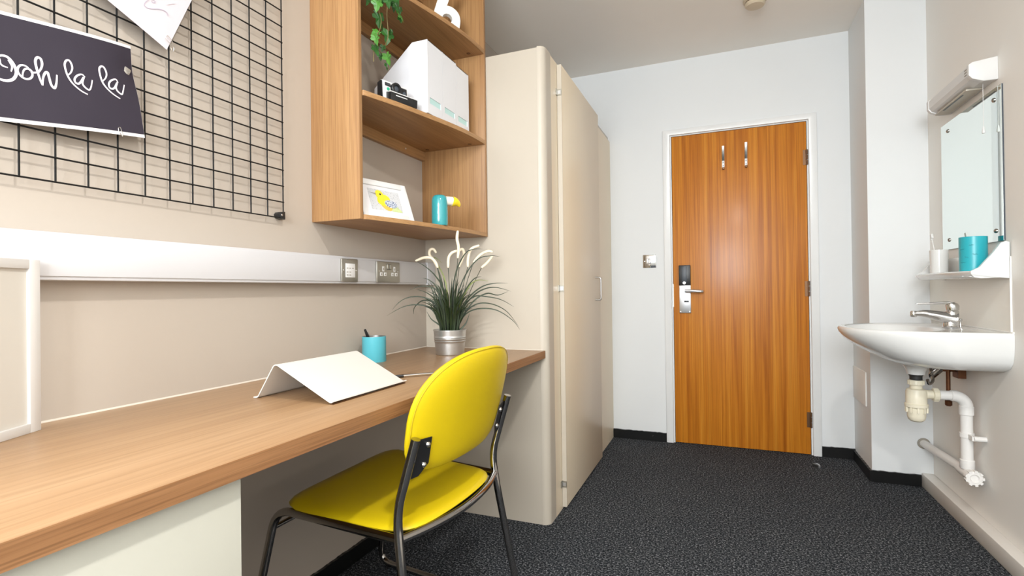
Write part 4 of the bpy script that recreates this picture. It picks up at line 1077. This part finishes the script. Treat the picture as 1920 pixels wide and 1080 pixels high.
def back_outline(t):
    c, s = math.cos(t), math.sin(t)
    a = 0.236
    bb, n = (0.150, 2.5) if s >= 0 else (0.137, 4.2)
    k = ((abs(c) / a) ** n + (abs(s) / bb) ** n) ** (-1 / n)
    b, z = c * k, s * k
    if s < 0:
        b *= 1 - 0.05 * (abs(z) / 0.137)
    return (b, z)
bk_ = obj('backrest', pillow(back_outline, back_fn, 0.017, 0.019, 80, 11, 6), M['yellow'], ch)
def seam_pts(scale, h, t0, t1, n):
    out = []
    for k in range(n + 1):
        t = t0 + (t1 - t0) * k / n
        b, c = back_outline(t)
        out.append(back_fn(b * scale, c * scale, h))
    return out
obj('stitched_seam', MB().tube(seam_pts(0.985, 0.0075, -0.35, PI + 0.35, 60), 0.0011, 5), M['seam'], bk_)
TR_ = 0.0108
# left (near) and right (far) legs with the upright that carries the backrest
rear_near = rounded([(-0.637, 0.991, 0.672), (-0.690, 0.991, 0.500), (-0.676, 0.986, 0.380), (-0.627, 0.968, 0.0115)], 0.045, 6)
rear_far = rounded([(-0.611, 1.462, 0.682), (-0.666, 1.462, 0.498), (-0.652, 1.466, 0.40), (-0.598, 1.515, 0.0115)], 0.045, 6)
obj('leg', MB().tube(rear_near, TR_, 14), M['chrome'], ch)
obj('leg', MB().tube(rear_far, TR_, 14), M['chrome'], ch)
front_near = rounded([(-0.683, 0.990, 0.440), (-1.095, 1.032, 0.436), (-1.190, 1.010, 0.0115), (-0.627, 0.968, 0.0115)], 0.06, 7)
front_far = rounded([(-0.660, 1.460, 0.440), (-1.088, 1.545, 0.436), (-1.186, 1.592, 0.0115), (-0.598, 1.515, 0.0115)], 0.06, 7)
obj('leg', MB().tube(front_near, TR_, 14), M['chrome'], ch)
obj('leg', MB().tube(front_far, TR_, 14), M['chrome'], ch)
obj('rear_rail', MB().tube(smooth_path([(-0.683, 0.992, 0.440), (-0.652, 1.10, 0.437), (-0.632, 1.226, 0.436), (-0.637, 1.36, 0.437), (-0.658, 1.460, 0.440)], 6), 0.0098, 12), M['chrome'], ch)
obj('stretcher', MB().tube([(-1.104, 1.029, 0.385), (-1.100, 1.551, 0.385)], 0.0065, 10), M['chrome'], ch)
for side, ys, yt in ((-1, 0.991, 0.991), (1, 1.462, 1.462)):
    b0 = side * 0.175
    inner = YC + b0
    g = MB()
    def plate_pt(y, z, o_):
        b = y - YC
        p = back_fn(b, z - 0.705, 0.0)
        return Vector((p.x + 0.0185 + o_, y, z))
    yo = ys - side * 0.004
    q = [(yo, 0.665), (inner + side * 0.004, 0.664), (inner - side * 0.002, 0.600), (inner + side * 0.022, 0.575), (yo, 0.572)]
    rings_ = [[plate_pt(y, z, o_) for y, z in q] for o_ in (0.0, 0.003)]
    bq = obj('back_bracket', MB().rings(rings_, True, True, False), M['black'], ch)
    for z in (0.648, 0.600):
        pp = plate_pt(inner + side * 0.013, z, 0.003)
        obj('dome_screw', MB().lathe(pp, [(0.0072, 0), (0.0065, 0.003), (0.004, 0.0052), (0.0008, 0.006)], 16, (1, 0, 0.2)), M['chrome_bright'], bq)
for x, y in ((-1.14, 1.006), (-0.66, 0.9705), (-1.14, 1.586), (-0.64, 1.5205)):
    obj('foot_glide', MB().lathe((x, y, 0), [(0.009, 0), (0.009, 0.003)], 12), M['black'], ch)

# ------------------------------------------------------------------ back wall fittings, ceiling detector, door stop
sw = thing('light_switch', 'chrome light switch on the white wall left of the door', 'light switch', (-0.442, YB, 1.139))
obj('plate', MB().box(-0.485, -0.399, YB - 0.0075, YB, 1.140, 1.226), M['chrome_bright'], sw, bevel=0.003)
rk = obj('switch_surround', MB().box(-0.4505, -0.4335, YB - 0.0085, YB - 0.0075, 1.166, 1.199), M['dark_grey'], sw)
obj('rocker', MB().prism([(-0.447, YB - 0.0085, 1.169), (-0.447, YB - 0.0085, 1.196), (-0.447, YB - 0.0125, 1.170)], (0.010, 0, 0)), M['chrome_bright'], rk)
for x in (-0.472, -0.412):
    obj('screw', MB().lathe((x, YB - 0.0075, 1.183), [(0.0042, 0), (0.003, -0.0014)], 12, 'y'), M['steel'], sw)
sd = thing('smoke_detector', 'round beige detector on the ceiling', 'smoke detector', (0.178, 2.945, ZC))
obj('base_ring', MB().lathe((0.178, 2.945, ZC), [(0.056, 0), (0.056, -0.010), (0.052, -0.013)], 36), M['detector'], sd)
obj('gap_ring', MB().lathe((0.178, 2.945, ZC - 0.013), [(0.046, 0), (0.046, -0.005)], 36), M['brown_hinge'], sd)
obj('cap', MB().lathe((0.178, 2.945, ZC - 0.018), [(0.048, 0), (0.0485, -0.010), (0.042, -0.018), (0.02, -0.021), (0.002, -0.0215)], 36), M['detector'], sd)
ds = thing('door_stop', 'small half round metal door stop on the carpet by the door', 'door stop', (0.470, 3.305, 0))
pr_ = [(0.024, 0), (0.0245, 0.003), (0.022, 0.010), (0.016, 0.016), (0.008, 0.019), (0.001, 0.0195)]
def half_dome(c, prof, a0, a1, n=16):
    g = MB()
    vs = [(c[0] + r * math.cos(a0 + (a1 - a0) * k / n), c[1] + r * math.sin(a0 + (a1 - a0) * k / n), c[2] + h) for r, h in prof for k in range(n + 1)]
    fs = [(i * (n + 1) + k, i * (n + 1) + k + 1, (i + 1) * (n + 1) + k + 1, (i + 1) * (n + 1) + k) for i in range(len(prof) - 1) for k in range(n)]
    g.add(vs, fs, True)
    g.add([vs[i * (n + 1)] for i in range(len(prof))] + [vs[i * (n + 1) + n] for i in range(len(prof) - 1, -1, -1)], [tuple(range(2 * len(prof)))])
    return g
obj('dome', half_dome((0.470, 3.305, 0), pr_, -0.9, PI - 0.9), M['steel_white'], ds)
obj('buffer', MB().obox((0.470 - 0.0035, 3.305 - 0.0028, 0.006), (math.cos(-0.9), math.sin(-0.9), 0), (math.sin(0.9), math.cos(0.9), 0), (0, 0, 1), 0.017, 0.0035, 0.006), M['rubber'], ds)
ap = thing('access_panel', 'flat white cover plate on the side of the column', 'panel', (0.697, 3.37, 0.365))
obj('cover', MB().box(0.6925, 0.70, 3.235, 3.505, 0.365, 0.545), M['wall_right'], ap, bevel=0.002)
for y, z in ((3.25, 0.38), (3.49, 0.38), (3.25, 0.53), (3.49, 0.53)):
    obj('screw', MB().lathe((0.6925, y, z), [(0.003, 0), (0.0022, -0.0008)], 8, 'x'), M['gloss_white'], ap)

# ------------------------------------------------------------------ washing corner on the right wall
mr = thing('wall_mirror', 'frameless mirror on the right wall above the basin', 'mirror', (XR, 2.70, 1.158))
obj('mirror_edge', MB().box(0.9535, XR, 2.420, 2.980, 1.160, 1.732), M['dark_grey'], mr)
obj('mirror_glass', MB().box(0.9520, 0.9535, 2.4205, 2.9795, 1.1605, 1.7315), M['mirror'], mr)
for y, z in ((2.902, 1.693), (2.475, 1.689), (2.905, 1.203), (2.476, 1.200)):
    obj('mirror_screw', MB().lathe((0.952, y, z), [(0.0085, 0), (0.0085, -0.0025), (0.006, -0.005), (0.001, -0.0062)], 16, 'x'), M['chrome'], mr)
sl = thing('shaver_light', 'off white strip light fixed above the mirror', 'light', (0.915, 2.67, 1.765))
sp = [(XR, 1.842), (0.885, 1.833), (0.874, 1.826), (0.874, 1.792), (0.884, 1.778), (0.915, 1.764), (XR, 1.764)]
LY0, LY1 = 2.452, 2.885
obj('housing', MB().prism([(x, LY0 + 0.02, z) for x, z in sp], (0, LY1 - LY0 - 0.04, 0)), M['white_plastic'], sl)
for y in (LY0, LY1 - 0.02):
    obj('end_cap', MB().prism([(XR, y, 1.846), (0.883, y, 1.836), (0.871, y, 1.828), (0.871, y, 1.788), (0.882, y, 1.774), (0.915, y, 1.760), (XR, y, 1.760)], (0, 0.02, 0)), M['white_plastic'], sl, bevel=0.002)
obj('diffuser', MB().box(0.893, 0.945, LY0 + 0.09, LY1 - 0.025, 1.7565, 1.764), M['diffuser'], sl, bevel=0.002)
obj('slot', MB().box(0.898, 0.904, LY0 + 0.14, LY1 - 0.10, 1.7555, 1.7566), M['black'], sl)
lgp = MB()
for i in range(3):
    lgp.box(0.8732, 0.8742, LY0 + 0.024, LY0 + 0.046, 1.797 + i * 0.010, 1.801 + i * 0.010)
obj('socket_marking', lgp, M['grey_slot'], sl)
cd = obj('pull_cord', MB().tube([(0.930, 2.500, 1.764), (0.9301, 2.5005, 1.60)], 0.0009, 6), M['white_plastic'], sl)
obj('cord_pull', MB().lathe((0.9301, 2.5005, 1.575), [(0.0045, 0), (0.0055, 0.004), (0.003, 0.022), (0.0015, 0.027)], 12), M['white_plastic'], cd)

sp_ = thing('splashback', 'thin cream splashback panel on the wall behind the basin tap', 'panel', (XR, 2.67, 0.83))
obj('panel', MB().box(0.9545, XR, 2.388, 3.1595, 0.829, 1.10), M['splash'], sp_)
obj('edge_bead', MB().box(0.9525, XR, 2.3835, 2.3880, 0.829, 1.10), M['sealant'], sp_)

# ceramic shelf
cs = thing('basin_shelf', 'white ceramic shelf with raised ends between mirror and basin', 'shelf', (0.90, 2.67, 1.028))
SY0, SY1 = 2.386, 2.962
n_ = 24
top, bot, mid = [], [], []
front = []
for k in range(n_ + 1):
    v = k / n_
    y = SY0 + (SY1 - SY0) * v
    bow = 0.842 - 0.026 * math.sin(PI * v) ** 0.7
    front.append((bow, y))
rs = []
for z, dx in ((1.026, 0.030), (1.030, 0.012), (1.040, 0.001), (1.047, 0.0), (1.051, 0.004)):
    rs.append([(x + dx, y, z + (0.0 if z > 1.035 else -0.003)) for x, y in front] + [(0.9535, SY1, z), (0.9535, SY0, z)])
obj('tray', MB().rings(rs, True, True), M['ceramic'], cs, angle=50)
obj('back_ledge', MB().box(0.940, 0.9535, SY0 + 0.012, SY1 - 0.012, 1.050, 1.118), M['ceramic'], cs, bevel=0.004)
for y in (SY0 - 0.0025, SY1 - 0.0105):
    q = [(0.9535, 1.022), (0.9535, 1.152), (0.943, 1.155), (0.930, 1.150), (0.905, 1.112), (0.868, 1.064), (0.842, 1.050), (0.843, 1.038), (0.90, 1.028)]
    obj('end_wall', MB().prism([(x, y, z) for x, z in q], (0, 0.013, 0)), M['ceramic'], cs)

def tumbler(name, label, c, r, h, m, flare=0.0):
    t = thing(name, label, 'tumbler', c)
    obj('tumbler_wall', MB().lathe(c, [(r - flare - 0.002, 0), (r - flare, 0.002), (r, h - 0.001), (r - 0.0015, h), (r - 0.004, h - 0.001), (r - flare - 0.004, 0.005)], 36), m, t)
    return t
tumbler('tumbler', 'plain white tumbler with a toothbrush at the far end of the basin shelf', (0.893, 2.842, 1.051), 0.034, 0.105, M['ceramic'], 0.002)
tq = tumbler('tumbler', 'bright turquoise tumbler on the basin shelf in front of the mirror', (0.892, 2.500, 1.051), 0.0425, 0.132, M['turq_bright'], 0.0)
for (a, z, ln2, tilt) in ((3.55, 1.135, 0.016, 0.3), (3.9, 1.105, 0.012, -0.2), (3.6, 1.085, 0.018, 0.1), (4.25, 1.150, 0.014, 0.2), (4.5, 1.115, 0.016, -0.1)):
    pts = []
    for k in range(7):
        aa_ = a + (k / 6 - 0.5) * ln2 / 0.0425
        pts.append((0.892 + 0.0429 * math.cos(aa_), 2.500 + 0.0429 * math.sin(aa_), z + tilt * (k / 6 - 0.5) * 0.012 + 0.002 * math.sin(k * 2.1)))
    obj('script_mark', MB().tube(pts, 0.0006, 5), M['turq_dark'], tq)
tb = thing('toothbrush', 'white toothbrush standing in the white tumbler', 'toothbrush', (0.890, 2.850, 1.06))
obj('handle', MB().tube(smooth_path([(0.893, 2.838, 1.058), (0.890, 2.865, 1.12), (0.889, 2.905, 1.205)], 5), [0.0035] * 6 + [0.0028] * 5, 10), M['white_plastic'], tb)
hd = obj('head', MB().obox((0.8888, 2.9125, 1.219), (1, 0, 0), (0, 0.9, -0.42), (0, 0.42, 0.9), 0.0045, 0.0028, 0.014), M['white_plastic'], tb, bevel=0.001)
obj('bristles', MB().obox((0.8888, 2.9072, 1.2225), (1, 0, 0), (0, 0.9, -0.42), (0, 0.42, 0.9), 0.0042, 0.005, 0.011), M['white_plastic'], hd)

# basin
bs_ = thing('wash_basin', 'white wall-hung ceramic wash basin on the right wall', 'basin', (0.955, 2.66, 0.66))
BY, BW, BL = 2.658, 0.290, 0.480
XW = XR - 0.0005
def dring(L_, W_, z, back=XW, n=64, e=2.35, dz=0.0):
    """D shaped outline: flat at the wall, bowed at the front"""
    out = []
    for k in range(n):
        t = 2 * PI * k / n
        c, s = math.cos(t), math.sin(t)
        if c <= 0:                                   # front half, towards -x
            x = back - 0.10 - (L_ - 0.10) * abs(c) ** (2 / e)
            y = BY + W_ * math.copysign(abs(s) ** (2 / e), s)
        else:                                        # straight flanks to the wall
            x = back - 0.10 + 0.10 * min(1, c * 1.8)
            y = BY + W_ * math.copysign(1.0 if c < 0.556 else abs(s) / math.sqrt(1 - 0.556 ** 2), s)
            if c >= 0.556:
                x = back
        out.append((x, y, z + dz * max(0, (back - x) / L_)))
    return out
def iring(cx, rx, ry, z, n=64):
    out = []
    for k in range(n):
        t = 2 * PI * k / n
        c, s = math.cos(t), math.sin(t)
        rr_ = rx if c > 0 else rx * 1.12
        out.append((cx + rr_ * c, BY + ry * s, z))
    return out
rl = [dring(0.20, 0.130, 0.668), dring(0.285, 0.215, 0.678), dring(0.335, 0.258, 0.695), dring(0.378, 0.278, 0.717), dring(0.425, 0.286, 0.747),
      dring(0.462, 0.289, 0.777), dring(0.479, 0.290, 0.800), dring(0.483, 0.290, 0.815), dring(0.480, 0.288, 0.823), dring(0.472, 0.283, 0.826),
      dring(0.455, 0.272, 0.825), iring(0.672, 0.158, 0.232, 0.823), iring(0.672, 0.150, 0.224, 0.816), iring(0.674, 0.142, 0.212, 0.790),
      iring(0.680, 0.120, 0.180, 0.740), iring(0.690, 0.085, 0.12, 0.712), iring(0.70, 0.03, 0.03, 0.700)]
obj('bowl', MB().rings(rl, True, True), M['ceramic'], bs_, angle=60)
obj('outlet_boss', MB().lathe((0.750, BY, 0.628), [(0.031, 0), (0.034, 0.012), (0.040, 0.030), (0.060, 0.052)], 30), M['ceramic'], bs_)
obj('plug_hole', MB().lathe((0.70, BY, 0.7005), [(0.022, 0), (0.020, 0.002)], 20), M['chrome_bright'], bs_)
bead = MB().tube([(XW - 0.002, BY - 0.288, 0.827), (XW - 0.002, BY + 0.288, 0.827)], 0.0035, 8)
obj('sealant_bead', bead, M['sealant'], bs_)

# mixer tap
tp_ = thing('mixer_tap', 'chrome single lever mixer tap on the basin', 'tap', (0.868, 2.655, 0.825))
TY = 2.655
def ovr(cx, z, rx, ry, n=24):
    return [(cx + rx * math.cos(2 * PI * k / n), TY + ry * math.sin(2 * PI * k / n), z) for k in range(n)]
body = MB().rings([ovr(0.868, 0.825, 0.027, 0.024), ovr(0.868, 0.829, 0.028, 0.025), ovr(0.868, 0.832, 0.0245, 0.0225), ovr(0.870, 0.850, 0.024, 0.022), ovr(0.873, 0.875, 0.0235, 0.021), ovr(0.875, 0.890, 0.023, 0.021), ovr(0.876, 0.896, 0.019, 0.018)], True, True)
obj('tap_body', body, M['chrome_bright'], tp_)
spt = smooth_path([(0.885, TY, 0.858), (0.855, TY, 0.866), (0.815, TY, 0.877), (0.775, TY, 0.8835), (0.742, TY, 0.882)], 6)
ns_ = len(spt)
obj('spout', MB().tube(spt, [0.031 - 0.0195 * min(1, (i / (ns_ * 0.85))) ** 0.8 for i in range(ns_)], 20), M['chrome_bright'], tp_)
obj('aerator', MB().lathe((0.7445, TY, 0.868), [(0.0105, 0), (0.0115, 0.002), (0.0115, 0.020), (0.008, 0.026)], 18), M['chrome_bright'], tp_)
lev = MB().rings([ovr(0.877, 0.897, 0.0215, 0.0195), ovr(0.876, 0.915, 0.023, 0.0205), ovr(0.874, 0.924, 0.020, 0.018), ovr(0.872, 0.928, 0.012, 0.012)], True, True)
obj('lever_cap', lev, M['chrome_bright'], tp_)
obj('lever', MB().prism([(0.885, TY - 0.012, 0.930), (0.86, TY - 0.012, 0.933), (0.756, TY - 0.012, 0.9265), (0.750, TY - 0.012, 0.922), (0.758, TY - 0.012, 0.9205), (0.85, TY - 0.012, 0.921)], (0, 0.024, 0)), M['chrome_bright'], tp_, bevel=0.002)
obj('pop_up_knob', MB().lathe((0.902, TY, 0.825), [(0.003, 0), (0.003, 0.026), (0.006, 0.028), (0.006, 0.036), (0.002, 0.038)], 12), M['chrome_bright'], tp_)

# bottle trap and waste pipes
bt = thing('bottle_trap', 'ivory plastic bottle trap hanging below the basin outlet', 'trap', (0.750, BY, 0.43))
TC = (0.750, BY, 0)
obj('black_collar', MB().lathe((0.750, BY, 0.604), [(0.022, 0), (0.022, 0.016), (0.025, 0.018), (0.025, 0.026)], 24), M['rubber'], bt)
nt_ = MB().lathe((0.750, BY, 0.583), [(0.026, 0), (0.028, 0.002), (0.028, 0.018), (0.026, 0.021)], 24)
for k in range(12):
    a = 2 * PI * k / 12
    nt_.obox((0.750 + 0.028 * math.cos(a), BY + 0.028 * math.sin(a), 0.593), (math.cos(a), math.sin(a), 0), (-math.sin(a), math.cos(a), 0), (0, 0, 1), 0.0015, 0.003, 0.008)
obj('top_nut', nt_, M['trap'], bt)
obj('trap_head', MB().lathe((0.750, BY, 0.505), [(0.037, 0), (0.037, 0.050), (0.033, 0.060), (0.022, 0.064), (0.022, 0.078)], 30), M['trap'], bt)
cupm = MB().lathe((0.750, BY, 0.428), [(0.004, 0), (0.020, 0.002), (0.029, 0.010), (0.0325, 0.024), (0.0335, 0.060), (0.0405, 0.064), (0.041, 0.076), (0.038, 0.0775)], 30)
for k in range(10):
    a = 2 * PI * k / 10 + 0.2
    cupm.obox((0.750 + 0.037 * math.cos(a), BY + 0.037 * math.sin(a), 0.480), (math.cos(a), math.sin(a), 0), (-math.sin(a), math.cos(a), 0), (0, 0, 1), 0.003, 0.003, 0.011)
obj('trap_cup', cupm, M['trap'], bt)
arm = MB().lathe((0.783, BY, 0.545), [(0.0185, 0), (0.0185, 0.030)], 22, 'x')
obj('outlet_arm', arm, M['trap'], bt)
an = MB().lathe((0.806, BY, 0.545), [(0.024, 0), (0.026, 0.002), (0.026, 0.018), (0.023, 0.021)], 24, 'x')
for k in range(10):
    a = 2 * PI * k / 10
    an.obox((0.816, BY + 0.026 * math.cos(a), 0.545 + 0.026 * math.sin(a)), (1, 0, 0), (0, math.cos(a), math.sin(a)), (0, -math.sin(a), math.cos(a)), 0.008, 0.0015, 0.003)
obj('outlet_nut', an, M['trap'], bt)

wp = thing('waste_pipe', 'white plastic waste pipe bending down the right wall below the basin', 'pipe', (0.92, BY, 0.2))
PX = 0.917
obj('horizontal_pipe', MB().tube([(0.827, BY, 0.545), (0.872, BY, 0.545)], 0.0195, 20), M['pipe'], wp)
elb = [(PX - 0.050, BY, 0.545)]
for k in range(9):
    a = PI / 2 * k / 8
    elb.append((PX - 0.042 + 0.042 * math.sin(a), BY, 0.503 + 0.042 * math.cos(a)))
elb.append((PX, BY, 0.478))
obj('elbow', MB().tube(elb, [0.0225] * len(elb), 22).lathe((PX, BY, 0.470), [(0.0225, 0), (0.0245, 0.001), (0.0245, 0.034), (0.0225, 0.036)], 24), M['pipe'], wp)
obj('vertical_pipe', MB().tube([(PX, BY, 0.474), (PX, BY, 0.275)], 0.0205, 22), M['pipe'], wp)
pcl = MB().lathe((PX, BY, 0.378), [(0.0207, 0), (0.0245, 0.001), (0.0245, 0.018), (0.0207, 0.019)], 24)
pcl.box(PX - 0.004, PX + 0.004, BY - 0.060, BY - 0.022, 0.379, 0.396)
pcl.lathe((PX + 0.002, BY - 0.060, 0.3875), [(0.0105, 0), (0.0105, XR - PX - 0.0025)], 16, 'x')
obj('pipe_clip', pcl, M['pipe'], wp)
te = MB().lathe((PX, BY, 0.252), [(0.0235, 0), (0.0245, 0.002), (0.0245, 0.034), (0.0225, 0.036)], 24)
te.tube([(PX, BY + 0.052, 0.236), (PX, BY - 0.050, 0.232)], 0.0235, 22)
obj('tee_fitting', te, M['pipe'], wp)
plg = MB().lathe((PX, BY - 0.050, 0.232), [(0.027, 0), (0.027, -0.016), (0.016, -0.018), (0.012, -0.012)], 24, 'y')
for k in range(9):
    a = 2 * PI * k / 9
    plg.obox((PX + 0.027 * math.cos(a), BY - 0.060, 0.232 + 0.027 * math.sin(a)), (math.cos(a), 0, math.sin(a)), (0, 1, 0), (-math.sin(a), 0, math.cos(a)), 0.004, 0.010, 0.005)
obj('access_plug', plg, M['pipe'], wp)
obj('long_pipe', MB().tube([(PX, BY + 0.050, 0.2355), (PX + 0.002, 3.1585, 0.214)], 0.0185, 20), M['pipe'], wp)
obj('wall_collar', MB().lathe((PX + 0.002, 3.1595, 0.214), [(0.027, 0), (0.0265, -0.004), (0.019, -0.005)], 24, 'y'), M['grey_slot'], wp)

cpipe = thing('supply_pipe', 'tarnished copper supply pipe and valve behind the trap', 'pipe', (0.905, 2.80, 0.47))
cm = MB().tube([(0.905, 2.80, 0.475), (0.905, 2.80, 0.667)], 0.0078, 14)
obj('copper_pipe', cm, M['brass_dark'], cpipe)
cv = MB().lathe((0.905, 2.80, 0.478), [(0.012, 0), (0.013, 0.003), (0.013, 0.020), (0.009, 0.023)], 12)
obj('valve', cv, M['brass_dark'], cpipe)
cv = MB().lathe((0.905, 2.80, 0.625), [(0.012, 0), (0.012, 0.030)], 8)
cv.tube([(0.885, 2.80, 0.632), (0.955, 2.80, 0.632)], 0.008, 10)
obj('valve', cv, M['brass_dark'], cpipe)
obj('wall_bracket', MB().box(0.930, XR, 2.77, 2.83, 0.60, 0.66), M['brass_dark'], cpipe)
hs = thing('flexible_hose', 'braided steel hose looping under the basin', 'hose', (0.86, 2.70, 0.61))
hp_ = smooth_path([(0.885, 2.80, 0.632), (0.862, 2.79, 0.612), (0.835, 2.76, 0.600), (0.822, 2.73, 0.622), (0.846, 2.72, 0.650), (0.860, 2.69, 0.667)], 8)
obj('braid', MB().tube(hp_, [0.0062 + 0.0009 * (i % 2) for i in range(len(hp_))], 10), M['chrome'], hs)
hp2 = smooth_path([(0.802, 2.70, 0.600), (0.812, 2.715, 0.580), (0.830, 2.73, 0.596), (0.826, 2.74, 0.640), (0.832, 2.71, 0.667)], 8)
obj('braid', MB().tube(hp2, [0.0055 + 0.0009 * (i % 2) for i in range(len(hp2))], 10), M['chrome'], hs)

# unused default label clean-up: parts never carry categories
for o in list(COL.objects):
    if o.parent is not None and 'category' in o:
        del o['category']
